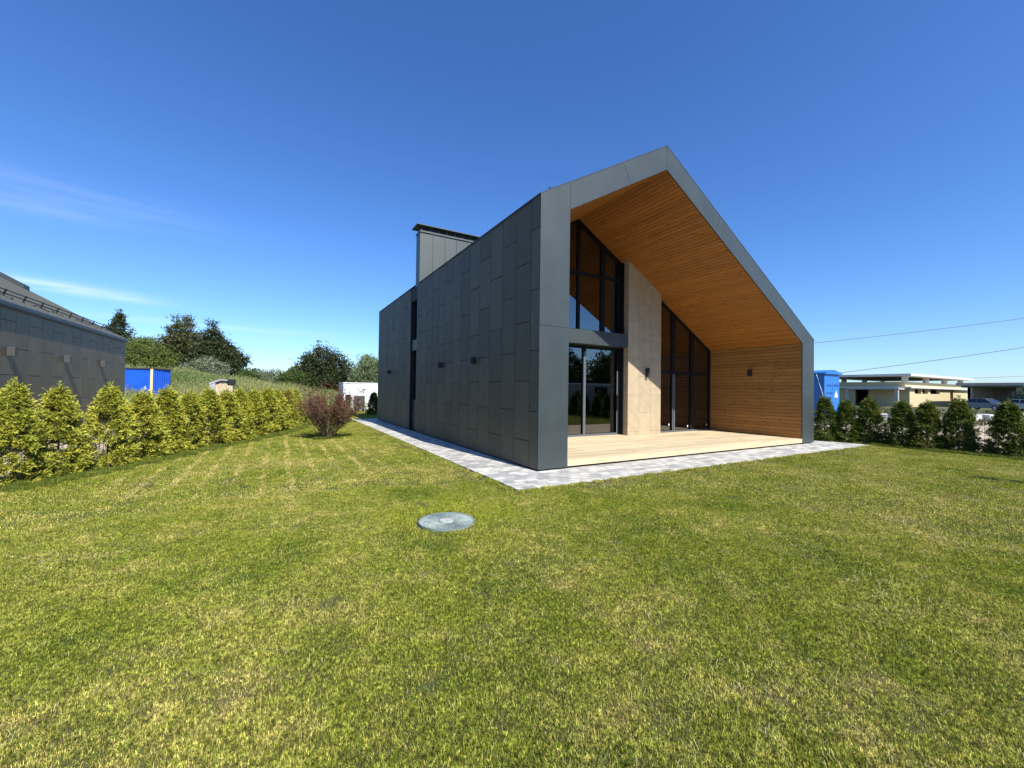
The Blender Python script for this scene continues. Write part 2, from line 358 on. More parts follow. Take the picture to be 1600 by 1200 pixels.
# ---- lawn outline (between the two hedges), paving and the shared grass colouring
LAWN = [(-13,-12.2), (12.3,-12.2), (12.55,.6), (11.9,4.5), (11.9,24), (-3.0,24), (-3.6,13.4), (-4.3,10.4), (-5.2,8.3), (-6.1,6.4), (-6.9,5.0), (-7.6,3.3), (-8.3,2.0), (-13,-6)]
def in_poly(x, y, poly):
    r = np.zeros(len(x), bool); n = len(poly)
    for i in range(n):
        x0, y0 = poly[i]; x1, y1 = poly[(i+1) % n]
        c = ((y0 > y) != (y1 > y)) & (x < (x1-x0)*(y-y0)/(y1-y0+1e-12)+x0); r ^= c
    return r
MAN = (-2.645, -2.045)
def lawn_colour(n, l, g):
    """returns sockets (dryness 0..1, dark green 0..1) computed from the place on the lawn"""
    def noise(s, d=3, off=0):
        mpn = n.new('ShaderNodeMapping'); mpn.inputs['Location'].default_value = (off, off, 0); l.new(g.outputs['Position'], mpn.inputs[0])
        v = n.new('ShaderNodeTexNoise'); v.inputs['Scale'].default_value = s; v.inputs['Detail'].default_value = d; l.new(mpn.outputs[0], v.inputs['Vector']); return v.outputs['Fac']
    def rng_(v, a, c, lo=0, hi=1):
        r = n.new('ShaderNodeMapRange'); r.inputs['From Min'].default_value = a; r.inputs['From Max'].default_value = c
        r.inputs['To Min'].default_value = lo; r.inputs['To Max'].default_value = hi; l.new(v, r.inputs['Value']); return r.outputs[0]
    def op(o, a, b):
        q = n.new('ShaderNodeMath'); q.operation = o; q.use_clamp = True
        for i, x in enumerate((a, b)):
            if isinstance(x, (int, float)): q.inputs[i].default_value = x
            else: l.new(x, q.inputs[i])
        return q.outputs[0]
    sp = n.new('ShaderNodeSeparateXYZ'); l.new(g.outputs['Position'], sp.inputs[0])
    big = rng_(noise(.55, 4), .38, .68); small = rng_(noise(3.2, 4, 5), .46, .70)
    dry = op('ADD', op('MULTIPLY', big, .55), op('MULTIPLY', small, .50))
    # tracks left by the roller on the far left part, running along the house
    wv = n.new('ShaderNodeMath'); wv.operation = 'MULTIPLY'; wv.inputs[1].default_value = 2*PI/.42; l.new(sp.outputs['X'], wv.inputs[0])
    jit = n.new('ShaderNodeMath'); jit.operation = 'MULTIPLY_ADD'; jit.inputs[1].default_value = 3.0; l.new(noise(.35, 2, 9), jit.inputs[0]); l.new(wv.outputs[0], jit.inputs[2])
    sn = n.new('ShaderNodeMath'); sn.operation = 'SINE'; l.new(jit.outputs[0], sn.inputs[0])
    st = rng_(sn.outputs[0], .45, 1.0)
    zone = op('MULTIPLY', rng_(sp.outputs['X'], -1.6, -2.4), op('MULTIPLY', rng_(sp.outputs['X'], -7.6, -6.6), op('MULTIPLY', rng_(sp.outputs['Y'], .0, 2.0), rng_(sp.outputs['Y'], 9.5, 7.5))))
    st = op('MULTIPLY', op('MULTIPLY', st, zone), op('ADD', .10, op('MULTIPLY', rng_(noise(1.8, 4, 21), .42, .60), .9)))
    dry = op('ADD', dry, op('MULTIPLY', st, 1.0))
    dk = rng_(noise(1.1, 4, 13), .50, .70)
    return dry, dk, sp, rng_, op
def grass_mat(name, blades):
    m, n, l, b = new_mat(name); g = n.new('ShaderNodeNewGeometry')
    dry, dk, sp, rng_, op = lawn_colour(n, l, g)
    a = n.new('ShaderNodeAttribute'); a.attribute_name = 'tint'
    def mixc(f, x0, x1):
        x = n.new('ShaderNodeMix'); x.data_type = 'RGBA'
        if isinstance(f, float): x.inputs['Factor'].default_value = f
        else: l.new(f, x.inputs['Factor'])
        for k, c in (('A', x0), ('B', x1)):
            if isinstance(c, tuple): x.inputs[k].default_value = (*c, 1)
            else: l.new(c, x.inputs[k])
        return x.outputs['Result']
    # lighter ring of sown grass round the manhole
    dx = n.new('ShaderNodeVectorMath'); dx.operation = 'DISTANCE'; l.new(g.outputs['Position'], dx.inputs[0]); dx.inputs[1].default_value = (MAN[0]+.15, MAN[1]+.3, 0)
    rn = n.new('ShaderNodeTexNoise'); rn.inputs['Scale'].default_value = 2.6; rn.inputs['Detail'].default_value = 5; l.new(g.outputs['Position'], rn.inputs['Vector'])
    rj = n.new('ShaderNodeMath'); rj.operation = 'MULTIPLY_ADD'; rj.inputs[1].default_value = 1.6; l.new(rn.outputs['Fac'], rj.inputs[0]); l.new(dx.outputs['Value'], rj.inputs[2])
    ring = op('MULTIPLY', rng_(rj.outputs[0], 1.85, 1.35), .60)
    if blades:
        grn = mixc(dk, (.24,.29,.036), (.12,.195,.022))
        yel = mixc(dry, (.54,.52,.085), (.72,.60,.22))
        # a blade is straw when its own number falls under the local dryness
        lt = n.new('ShaderNodeMath'); lt.operation = 'MULTIPLY_ADD'; lt.inputs[1].default_value = .62; lt.inputs[2].default_value = .13; l.new(dry, lt.inputs[0])
        cmp_ = n.new('ShaderNodeMath'); cmp_.operation = 'LESS_THAN'; l.new(a.outputs['Fac'], cmp_.inputs[0]); l.new(lt.outputs[0], cmp_.inputs[1])
        c = mixc(cmp_.outputs[0], grn, yel); c = mixc(ring, c, (.40,.43,.05))
        def nz_(sc_, lo, hi):
            v = n.new('ShaderNodeTexNoise'); v.inputs['Scale'].default_value = sc_; v.inputs['Detail'].default_value = 2; l.new(g.outputs['Position'], v.inputs['Vector'])
            r = n.new('ShaderNodeMapRange'); r.inputs['From Min'].default_value = .36; r.inputs['From Max'].default_value = .64; r.inputs['To Min'].default_value = lo; r.inputs['To Max'].default_value = hi; l.new(v.outputs['Fac'], r.inputs['Value']); return r.outputs[0]
        vm_ = n.new('ShaderNodeMath'); vm_.operation = 'MULTIPLY'; l.new(nz_(60, .25, 1.6), vm_.inputs[0]); l.new(nz_(17, .72, 1.25), vm_.inputs[1])  # random clump tone; its darkest specks paint the shadows between blades
        vs_ = n.new('ShaderNodeVectorMath'); vs_.operation = 'SCALE'; l.new(c, vs_.inputs[0]); l.new(vm_.outputs[0], vs_.inputs['Scale']); c = vs_.outputs[0]
        tr = n.new('ShaderNodeBsdfTranslucent'); l.new(c, tr.inputs['Color'])
        ms = n.new('ShaderNodeMixShader'); ms.inputs[0].default_value = .30
        l.new(c, b.inputs['Base Color']); b.inputs['Roughness'].default_value = .5; b.inputs['Specular IOR Level'].default_value = .06
        l.new(b.outputs[0], ms.inputs[1]); l.new(tr.outputs[0], ms.inputs[2]); l.new(ms.outputs[0], n['Material Output'].inputs[0])
    else:
        c = mixc(dry, (.04,.047,.014), (.14,.105,.045)); l.new(c, b.inputs['Base Color']); b.inputs['Roughness'].default_value = .95
    return m
lm = bpy.data.meshes.new('lawn'); lm.from_pydata([(x, y, 0) for x, y in LAWN], [], [list(range(len(LAWN)))]); lm.materials.append(grass_mat('lawn_soil', False))
lawn = bpy.data.objects.new('lawn', lm); COL.objects.link(lawn); lawn['kind'] = 'structure'

# ---- grass: tufts scattered by geometry nodes, one object
def make_tuft(name, R, nb, hgt, wid, m):
    r = R*np.sqrt(rng.random(nb)); t = rng.random(nb)*2*PI
    base = np.stack([r*np.cos(t), r*np.sin(t), np.zeros(nb)], 1)
    h = hgt*rng.uniform(.5, 1.15, nb)[:, None]; la = rng.random(nb)*2*PI; le = (rng.random(nb)*1.5)[:, None]
    ld = np.stack([np.cos(la), np.sin(la), np.zeros(nb)], 1); Z = np.array([[0,0,1.]])
    mid = base+Z*h*.55*np.cos(le*.6)+ld*h*.5*np.sin(le*.6); tip = mid+Z*h*.5*np.cos(le)+ld*h*.6*np.sin(le)
    a2 = la+PI/2+rng.normal(0, .7, nb); s = np.stack([np.cos(a2), np.sin(a2), np.zeros(nb)], 1)*wid*rng.uniform(.7, 1.2, nb)[:, None]/2
    lo = np.stack([base-s, base+s, mid+s*.85, mid-s*.85], 1); hi = np.stack([mid-s*.85, mid+s*.85, tip+s*.12, tip-s*.12], 1)
    tint = rng.random(nb)
    return quads_object(name, np.concatenate([lo, hi]), m, tint=np.concatenate([tint, tint]), link=False)
def scatter(name, pts, scl, tufts, m=None):
    """one object: instances of the tufts on its own points"""
    me = bpy.data.meshes.new(name); me.from_pydata(pts.tolist(), [], [])
    at = me.attributes.new('scl', 'FLOAT', 'POINT'); at.data.foreach_set('value', np.asarray(scl, np.float32))
    ar = me.attributes.new('rot', 'FLOAT', 'POINT'); ar.data.foreach_set('value', (rng.random(len(pts))*6.283).astype(np.float32))
    o = bpy.data.objects.new(name, me); COL.objects.link(o)
    ng = bpy.data.node_groups.new(name+'_nodes', 'GeometryNodeTree')
    ng.interface.new_socket('Geometry', in_out='INPUT', socket_type='NodeSocketGeometry'); ng.interface.new_socket('Geometry', in_out='OUTPUT', socket_type='NodeSocketGeometry')
    n = ng.nodes; l = ng.links; gi = n.new('NodeGroupInput'); go = n.new('NodeGroupOutput')
    g2i = n.new('GeometryNodeGeometryToInstance')
    for t in tufts:
        oi = n.new('GeometryNodeObjectInfo'); oi.inputs['Object'].default_value = t; oi.inputs['As Instance'].default_value = True
        l.new(oi.outputs['Geometry'], g2i.inputs[0])
    g2i2 = n.new('GeometryNodeJoinGeometry')
    n.remove(g2i)
    for t_node in [x for x in n if x.bl_idname == 'GeometryNodeObjectInfo']: l.new(t_node.outputs['Geometry'], g2i2.inputs[0])
    ip = n.new('GeometryNodeInstanceOnPoints'); l.new(gi.outputs[0], ip.inputs['Points']); l.new(g2i2.outputs[0], ip.inputs['Instance'])
    ip.inputs['Pick Instance'].default_value = True
    ri = n.new('FunctionNodeRandomValue'); ri.data_type = 'INT'
    for s in ri.inputs:
        if s.type == 'INT' and s.name == 'Min': s.default_value = 0
        if s.type == 'INT' and s.name == 'Max': s.default_value = len(tufts)-1
    l.new([s for s in ri.outputs if s.type == 'INT'][0], ip.inputs['Instance Index'])
    ns = n.new('GeometryNodeInputNamedAttribute'); ns.data_type = 'FLOAT'; ns.inputs['Name'].default_value = 'scl'
    nr = n.new('GeometryNodeInputNamedAttribute'); nr.data_type = 'FLOAT'; nr.inputs['Name'].default_value = 'rot'
    cx = n.new('ShaderNodeCombineXYZ'); l.new(nr.outputs['Attribute'], cx.inputs['Z']); l.new(cx.outputs[0], ip.inputs['Rotation'])
    l.new(ns.outputs['Attribute'], ip.inputs['Scale'])
    l.new(ip.outputs[0], go.inputs[0])
    mod = o.modifiers.new('scatter', 'NODES'); mod.node_group = ng
    return o
gm = grass_mat('grass_blade', True)
tufts = [make_tuft('grass_tuft', .22, 1750, .024, .0024, gm) for _ in range(5)]
tufts_far = [make_tuft('grass_tuft', .34, 1200, .028, .0048, gm) for _ in range(4)]
def lawn_points(step, r0, r1, margin):
    gx, gy = np.meshgrid(np.arange(-9, 12.4, step), np.arange(-11.8, 23.5, step)); x = gx.ravel()+rng.normal(0, step*.3, gx.size); y = gy.ravel()+rng.normal(0, step*.3, gx.size)
    k = in_poly(x, y, LAWN); d = np.hypot(x-CAM.x, y-CAM.y); k &= (d >= r0) & (d < r1)
    k &= ~((x > -1.09-margin) & (x < 11.95+margin) & (y > -1.09-margin) & (y < 16)); k &= np.hypot(x-MAN[0], y-MAN[1]) > .33+margin*.8
    yw = np.abs((np.arctan2(x-CAM.x, y-CAM.y)-yaw+PI) % (2*PI)-PI); k &= (yw < rad(72)) | (d < 3.5)
    return np.stack([x[k], y[k], np.zeros(k.sum())], 1)
pa = lawn_points(.19, 0, 7.0, .17)
pb = lawn_points(.33, 7.0, 30, .27)
g1 = scatter('short_grass', pa, rng.uniform(.85, 1.15, len(pa)), tufts); tag(g1, 'short mown grass of the lawn nearest the camera', 'grass', kind='stuff')
g2 = scatter('grass_cover', pb, rng.uniform(.85, 1.15, len(pb)), tufts_far); tag(g2, 'short mown grass of the lawn round the house', 'grass', kind='stuff')
# narrow fringe of small tufts along the paving and the manhole, so the edge stays tight
edge = []
for i in range(340): edge.append((-1.13-rng.random()*.16, -1.1+rng.random()*16.4))
for i in range(290): edge.append((-1.2+rng.random()*13.2, -1.13-rng.random()*.16))
for i in range(60):
    a = rng.random()*2*PI; r_ = .40+rng.random()*.1; edge.append((MAN[0]+r_*math.cos(a), MAN[1]+r_*math.sin(a)))
edge = np.array([(x, y, 0) for x, y in edge]); tf = [make_tuft('grass_tuft', .06, 110, .045, .0040, gm) for _ in range(3)]
g3 = scatter('edge_grass', edge, rng.uniform(.8, 1.3, len(edge)), tf); tag(g3, 'fringe of grass along the paving edge and the manhole rim', 'grass', kind='stuff')
# longer unmown grass at the foot of both hedges
HEDGE_L = [(-8.35,2.35), (-7.75,3.35), (-7.2,4.3), (-6.65,5.5), (-5.95,6.9), (-5.2,8.3), (-4.5,9.9), (-4.05,11.3), (-3.7,13.2)]
lgm = leaf_mat('long_grass', (.10,.14,.016), (.21,.25,.04))
tl = [make_tuft('long_grass_tuft', .10, 130, .09, .006, lgm) for _ in range(3)]
lp = []
for i in range(len(HEDGE_L)-1):
    p, q = np.array(HEDGE_L[i]), np.array(HEDGE_L[i+1]); d = (q-p)/np.linalg.norm(q-p); nn = np.array([d[1], -d[0]])
    for k in range(int(np.linalg.norm(q-p)/.02)): w = p+(q-p)*rng.random()+nn*rng.uniform(-.3, .62); lp.append((*w, 0))
for k in range(1500): lp.append((rng.uniform(11.95, 12.75), rng.uniform(-10, 3.5), 0))
for k in range(60):
    a = rng.random()*2*PI; r_ = .38*math.sqrt(rng.random()); lp.append((-3.05+r_*math.cos(a), 7.45+r_*math.sin(a), 0))
lp = np.array(lp); g4 = scatter('long_grass', lp, rng.uniform(.6, 1.2, len(lp)), tl); tag(g4, 'longer dark green grass at the foot of the hedges', 'grass', kind='stuff')

# dry strands and clippings lying on the mown grass
def strands(n):
    Q = []; cx_ = rng.uniform(-8, 10, 260); cy_ = rng.uniform(-6.4, 4, 260)
    for k in range(n):
        j = rng.integers(260); x = cx_[j]+rng.normal(0, .30); y = cy_[j]+rng.normal(0, .18); a = rng.normal(.2, .9); L_ = rng.uniform(.03, .11); w = rng.uniform(.0006, .0013); cv = rng.normal(0, 5)
        if (x > -1.1 and y > -1.1) or math.hypot(x-MAN[0], y-MAN[1]) < .36: continue
        px_, py_ = x, y; m_ = 5; pts = []
        for i in range(m_+1):
            pts.append((px_, py_, .022+.012*math.sin(i*1.7+k))); px_ += math.cos(a)*L_/m_; py_ += math.sin(a)*L_/m_; a += cv*L_/m_*1.6
        for p, q in zip(pts[:-1], pts[1:]):
            d = np.array([-(q[1]-p[1]), q[0]-p[0], 0]); d = d/np.linalg.norm(d)*w; Q.append([np.array(p)-d, np.array(q)-d, np.array(q)+d, np.array(p)+d])
    return np.array(Q)
Vs = strands(7000)
o = quads_object('dry_clippings', Vs, leaf_mat('straw', (.46,.40,.18), (.60,.54,.30), transl=.2), None, np.repeat(rng.random(len(Vs)//5+1), 5)[:len(Vs)]); tag(o, 'dry straw coloured strands and clippings lying on the lawn', 'clippings', kind='stuff')

# ---- paving round the house: grey and white blocks
def paving_material():
    m, n, l, b = new_mat('paving_blocks'); g = n.new('ShaderNodeNewGeometry'); b.inputs['Roughness'].default_value = .85
    br = n.new('ShaderNodeTexBrick'); br.offset = .5; br.inputs['Scale'].default_value = 1; br.inputs['Brick Width'].default_value = .24; br.inputs['Row Height'].default_value = .16
    br.inputs['Mortar Size'].default_value = .007; br.inputs['Mortar Smooth'].default_value = .1; br.inputs['Bias'].default_value = -.15
    br.inputs['Color1'].default_value = (.60,.58,.52,1); br.inputs['Color2'].default_value = (.25,.25,.245,1); br.inputs['Mortar'].default_value = (.20,.19,.16,1)
    l.new(g.outputs['Position'], br.inputs['Vector'])
    v = n.new('ShaderNodeTexNoise'); v.inputs['Scale'].default_value = 5; v.inputs['Detail'].default_value = 6; l.new(g.outputs['Position'], v.inputs['Vector'])
    r = n.new('ShaderNodeMapRange'); r.inputs['From Min'].default_value = .3; r.inputs['From Max'].default_value = .7; r.inputs['To Min'].default_value = .86; r.inputs['To Max'].default_value = 1.1; l.new(v.outputs['Fac'], r.inputs['Value'])
    k = n.new('ShaderNodeVectorMath'); k.operation = 'SCALE'; l.new(br.outputs['Color'], k.inputs[0]); l.new(r.outputs[0], k.inputs['Scale']); l.new(k.outputs[0], b.inputs['Base Color'])
    bp = n.new('ShaderNodeBump'); bp.inputs['Strength'].default_value = .6; bp.inputs['Distance'].default_value = .004; bp.invert = True; l.new(br.outputs['Fac'], bp.inputs['Height']); l.new(bp.outputs[0], b.inputs['Normal'])
    return m
pm = MB(); pm.box(-1.084, 0.2, .2, 15.8, -.01, .022); pm.box(-1.084, 11.95, -1.084, .2, -.01, .022); pm.box(10.6, 11.95, .2, 15.8, -.01, .022)
o = pm.build('paving', paving_material()); o['kind'] = 'structure'

# ================================================================ THE HOUSE
W, Z1, XR, ZR, ZE, LEN = 10.782, 5.514, 3.644, 7.583, 3.386, 14.76
PI_ = .731; XRI = 10.05; T = .581; SL = (ZR-Z1)/XR; SRr = (ZR-ZE)/(W-XR)
def ztop(x): return Z1+SL*x if x <= XR else ZR-SRr*(x-XR)
def zin(x): return ztop(x)-T
house = empty('modern_house', (5.4, 7.4, 0), 'dark grey tiled barn-style house with wood-lined gable terrace and asymmetric roof', 'house')
SLOT0, SLOT1 = 8.18, 9.0
def tile_wall(mb, xf, sgn, y0, y1, ztopv, cols, slot=None, th=.02, gap=.014):
    """staggered tall tiles on a wall in the plane X=xf, facing sgn"""
    for i, (a, b_) in enumerate(cols):
        zj = [-.03] + ([1.19+1.22*k for k in range(8)] if i % 2 == 0 else [.58+1.22*k for k in range(8)])
        zj = [max(z, .05) for z in zj]; zj = [z for z in zj if z < ztopv-.02]+[ztopv]
        for k in range(len(zj)-1):
            segs = [(a, b_)]
            if slot:
                s0, s1 = slot
                if b_ <= s0 or a >= s1: pass
                else: segs = [s for s in ((a, min(b_, s0)), (max(a, s1), b_)) if s[1]-s[0] > .03]
            for (p, q) in segs:
                if zj[k+1]-zj[k] > .03:
                    x0, x1 = (xf, xf+th) if sgn < 0 else (xf-th, xf)
                    mb.box(x0, x1, p+gap/2, q-gap/2, zj[k]+gap/2, zj[k+1]-gap/2)
cols = [(0.004, .31)]+[(.31+.61*k, min(.31+.61*(k+1), LEN)) for k in range(24)]
mb = MB(); tile_wall(mb, 0, -1, 0, LEN, Z1, cols, (SLOT0, SLOT1)); 
for part_ in (0, 1):
    pm_ = MB()
    for q_ in range(0, len(mb.v), 8):
        if (mb.v[q_][1] > (SLOT0+SLOT1)/2) == bool(part_):
            k_ = len(pm_.v); pm_.v += mb.v[q_:q_+8]; f0 = q_//8*6; pm_.f += [[j-q_+k_ for j in ff] for ff in mb.f[f0:f0+6]]
    wall_l = pm_.build('wall_cladding', M['cladding'], house)
mb = MB()   # structural walls behind the tiles
mb.box(.021, .60, .06, SLOT0, .05, Z1-.05).box(.021, .60, SLOT1, LEN-.01, .05, Z1-.05).box(.30, .60, SLOT0, SLOT1, .05, Z1-.05)
mb.box(10.10, W-.015, .06, LEN-.01, .05, ZE-.05)
mb.prism([(.6,.05), (10.1,.05), (10.1,ZE-.4), (XR,ZR-.7), (.6,Z1-.4)], 'Y', LEN-.3, LEN-.01)
mb.build('wall', M['black'], house)
mb = MB().box(.05, W-.05, .04, LEN-.04, -.02, .05); mb.build('plinth', M['black'], house)
# recessed slot with a tall window in two parts
for z0, z1 in ((4.98, Z1-.02), (3.08, 3.48), (.06, 1.19)): MB().box(.06 if z0 > 1 else .12, .295, SLOT0+.004, SLOT1-.004, z0, z1).build('metal_infill', M['metal'], house)
def window(name_parent, X0, X1, Yf, Zb, ztopf, mull, trans, fw=.07, depth=.08, extra=None, stile=None):
    """framed glazing in the plane Y=Yf between X0 and X1; one frame mesh and one pane per field"""
    f = MB()
    zt = ztopf
    brk = sorted(set([X0, X1]+([XR] if X0 < XR < X1 and zt(XR) > 3.6 else [])))
    f.box(X0, X1, Yf, Yf+depth, Zb, Zb+fw)
    for a, b_ in zip(brk[:-1], brk[1:]): f.prism([(a, zt(a)), (b_, zt(b_)), (b_, zt(b_)-fw*1.25), (a, zt(a)-fw*1.25)], 'Y', Yf-.004, Yf+depth+.004)
    def col(a, b_, pr=0.0):
        f.prism([(a, Zb), (b_, Zb), (b_, zt(b_)-.01), (a, zt(a)-.01)], 'Y', Yf-.008-pr, Yf+depth+.008)
    col(X0, X0+fw); col(X1-fw, X1)
    for a, b_ in mull: col(a, b_)
    xs_ = [X0]+[x for ab in mull for x in ab]+[X1]
    for a, b_ in trans: f.box(X0+fw, X1-fw, Yf-.003, Yf+depth+.003, a, b_)
    fr = f.build('window_frame', M['frame'], name_parent)
    edges = [X0+fw]+[x for ab in mull for x in ab]+[X1-fw]
    zs = [Zb+fw]+[z for ab in trans for z in ab]
    for i in range(0, len(edges), 2):
        a, b_ = edges[i], edges[i+1]
        for k in range(0, len(zs), 2):
            z0 = zs[k]
            if k+1 < len(zs): poly = [(a-.01, z0-.01), (b_+.01, z0-.01), (b_+.01, zs[k+1]+.01), (a-.01, zs[k+1]+.01)]
            else:
                pts = [(a-.01, z0-.01), (b_+.01, z0-.01), (b_+.01, zt(b_)-fw)]
                if a < XR < b_ and zt(XR) > 3.6: pts.append((XR, zt(XR)-fw))
                pts.append((a-.01, zt(a)-fw)); poly = pts
                if min(p[1] for p in pts[2:]) <= z0: continue
            MB().prism(poly, 'Y', Yf+.035, Yf+.043).build('window_pane', M['glass'], fr)
    return fr
s = MB(); 
for z0, z1 in ((3.48, 4.98), (1.19, 3.08)):
    s.box(.20, .28, SLOT0+.004, SLOT0+.06, z0, z1).box(.20, .28, SLOT1-.06, SLOT1-.004, z0, z1).box(.20, .28, SLOT0+.06, SLOT1-.06, z0, z0+.05).box(.20, .28, SLOT0+.06, SLOT1-.06, z1-.05, z1)
sf = s.build('slot_window', M['frame'], house)
for z0, z1 in ((3.48, 4.98), (1.19, 3.08)): MB().box(.235, .243, SLOT0+.05, SLOT1-.05, z0+.04, z1-.04).build('window_pane', M['glass'], sf)
# front fascia of sheet metal with joints
a1 = (.731, ztop(.731)); Li = (.731, zin(.731)); Ri = (XRI, zin(XRI))
panels = [[(0,.05), (.731,.05), (.731,2.90), (0,2.90)], [(0,2.90), (.731,2.90), a1, (0,Z1)],
    [Li, (2.46, zin(2.46)), (2.20, ztop(2.20)), a1], [(2.46, zin(2.46)), (XR, ZR-T), (XR, ZR), (2.20, ztop(2.20))],
    [(XR, ZR-T), (5.55, zin(5.55)), (5.74, ztop(5.74)), (XR, ZR)], [(5.55, zin(5.55)), (8.13, zin(8.13)), (8.33, ztop(8.33)), (5.74, ztop(5.74))],
    [(8.13, zin(8.13)), Ri, (XRI, 1.82), (W, 1.82), (W, ZE), (8.33, ztop(8.33))], [(XRI,.05), (W,.05), (W,1.82), (XRI,1.82)]]
mb = MB()
for i, p in enumerate(panels):
    if i == 6:
        for sub in ([(8.13, zin(8.13)), Ri, (W, ZE), (8.33, ztop(8.33))], [(XRI, 1.82), (W, 1.82), (W, ZE), Ri]):
            q = inset(sub, .0025); 
            # join the two convex halves without a visible joint
            if sub[0] == (XRI, 1.82): q = [q[0], q[1], (W-.0025, ZE-.001), (XRI+.0025, Ri[1])]
            mb.prism(sub if False else q, 'Y', -.016, .0)
    else: mb.prism(inset(p, .0035), 'Y', -.016, .0)
fas = mb.build('front_fascia', M['metal'], house)
mb = MB()   # backing behind the joints, following the same outline
mb.box(.022, .72, .001, .059, .05, 5.3)
mb.prism([(.022, 5.3), (.72, 5.3), (.72, ztop(.72)-.02), (.022, Z1-.02)], 'Y', .001, .059)
for a, b_ in ((.73, XR), (XR, XRI)): mb.prism([(a, zin(a)+.01), (b_, zin(b_)+.01), (b_, ztop(b_)-.02), (a, ztop(a)-.02)], 'Y', .001, .059)
mb.prism([(XRI+.01, .05), (W-.01, .05), (W-.01, ZE-.02), (XRI+.01, ztop(XRI)-.02)], 'Y', .001, .059)
mb.build('fascia_backing', M['black'], house)
# inner face of the left pier, in the same sheet metal
MB().box(.60, .728, .06, 3.30, .19, 5.35).build('pier_lining', M['metal'], house)
MB().box(W-.014, W, .0, LEN, .05, ZE-.01).build('side_wall', M['cladding'], house)
# roof slab and covering
mb = MB()
mb.prism([(.02, Z1-.02), (XR, ZR-.02), (XR, ZR-T+.03), (.02, Z1-T+.03)], 'Y', .06, LEN-.01)
mb.prism([(XR, ZR-.02), (W-.02, ZE-.02), (W-.02, ZE-T+.03), (XR, ZR-T+.03)], 'Y', .06, LEN-.01)
roof = mb.build('roof', M['black'], house)
mb = MB()
mb.prism([(-.02, Z1+.0), (XR, ZR+.015), (XR, ZR-.005), (-.02, Z1-.02)], 'Y', -.02, LEN+.02)
mb.prism([(XR, ZR+.015), (W+.02, ZE+.0), (W+.02, ZE-.02), (XR, ZR-.005)], 'Y', -.02, LEN+.02)
for k in range(28):
    y = .3+k*.52
    mb.bar((.25, y, Z1+.02+.26*SL), (XR, y, ZR+.03), .02, .03); mb.bar((XR, y, ZR+.03), (W, y, ZE+.02), .02, .035)
cover = mb.build('roof_covering', M['roof_metal'], roof)
for y in (.12, .75): MB().box(.30, .36, y, y+.03, ztop(.33), ztop(.33)+.07).build('seam_clip', M['roof_metal'], cover)
# chimney
c0, c1 = 7.92, 8.36; CX0, CX1 = .0, 2.37; CT = 7.36
ch = MB().box(CX0+.01, CX1-.01, c0+.01, c1-.01, 5.35, CT).build('chimney', M['black'], roof)
mb = MB()
sx_ = [CX0, .48, .95, 1.41, 1.88, CX1]
for a, b_ in zip(sx_[:-1], sx_[1:]): mb.box(a+.004, b_-.004, c0-.012, c0+.009, 5.4, CT).box(a+.004, b_-.004, c1-.009, c1+.012, 5.4, CT)
for x in sx_[1:-1]: mb.box(x-.006, x+.006, c0-.034, c0-.013, 5.4, CT)
mb.box(CX0-.012, CX0+.009, c0-.01, c1+.01, 5.4, CT).box(CX1-.009, CX1+.012, c0-.01, c1+.01, 5.4, CT)
mb.build('chimney_cladding', M['chim_metal'], ch)
mb = MB().box(CX0-.03, CX1+.03, c0-.05, c1+.05, CT+.002, CT+.06)
for k in range(8): x = .05+k*.322; mb.box(x-.008, x+.008, c0-.02, c0-.005, CT+.06, CT+.23); mb.box(x-.008, x+.008, c1+.005, c1+.02, CT+.06, CT+.23)
mb.build('chimney_vent', M['chim_metal'], ch)
MB().box(CX0+.05, CX1-.05, c0+.05, c1-.05, CT+.06, CT+.22).build('vent_core', M['black'], ch)
cm = (c0+c1)/2; mb = MB()
v = [(-.16,c0-.14), (CX1+.14,c0-.14), (CX1+.14,c1+.14), (-.16,c1+.14)]
k = len(mb.v); zc = CT+.225
mb.v += [(x, y, zc) for x, y in v]+[(x, y, zc+.03) for x, y in v]+[(.08, cm, zc+.17), (CX1-.14, cm, zc+.17)]
mb.f += [[0,3,2,1], [0,1,5,4], [1,2,6,5], [2,3,7,6], [3,0,4,7], [4,5,9,8], [5,6,9], [6,7,8,9], [7,4,8]]
mb.build('chimney_cap', M['chim_metal'], ch)
# soffit boards
mb = MB(); YB = 3.32
def slope_boards(xa, xb, zf, sl, bw=.112, th=.02, gap=.009):
    L_ = math.hypot(xb-xa, zf(xb)-zf(xa)); n_ = int(L_/bw); bw = L_/n_
    ux, uz = (xb-xa)/L_, (zf(xb)-zf(xa))/L_; nx, nz = -uz, ux
    if nz < 0: nx, nz = -nx, -nz
    for i in range(n_):
        s0, s1 = i*bw+gap/2, (i+1)*bw-gap/2
        cut = [-.0, random.uniform(1.2, 2.6), YB] if random.random() < .08 else [0, YB]
        for y0, y1 in zip(cut[:-1], cut[1:]):
            p0 = (xa+ux*s0, zf(xa)+uz*s0); p1 = (xa+ux*s1, zf(xa)+uz*s1)
            mb.prism([p0, p1, (p1[0]+nx*th, p1[1]+nz*th), (p0[0]+nx*th, p0[1]+nz*th)], 'Y', y0+.012, y1-.002)
slope_boards(.731, XR, zin, SL); slope_boards(XR, XRI, zin, SRr)
mb.build('soffit', M['soffit'], house)
mb = MB(); nb_ = 27; z0, z1 = .195, zin(XRI)-.005; bw = (z1-z0)/nb_
for i in range(nb_):
    cut = [0, random.uniform(.8, 2.4), YB-.02] if random.random() < .12 else [0, YB-.02]
    for y0, y1 in zip(cut[:-1], cut[1:]): mb.box(XRI, XRI+.02, y0+.012, y1-.002, z0+i*bw+.0045, z0+(i+1)*bw-.0045)
mb.build('wood_wall', M['wallwood'], house)
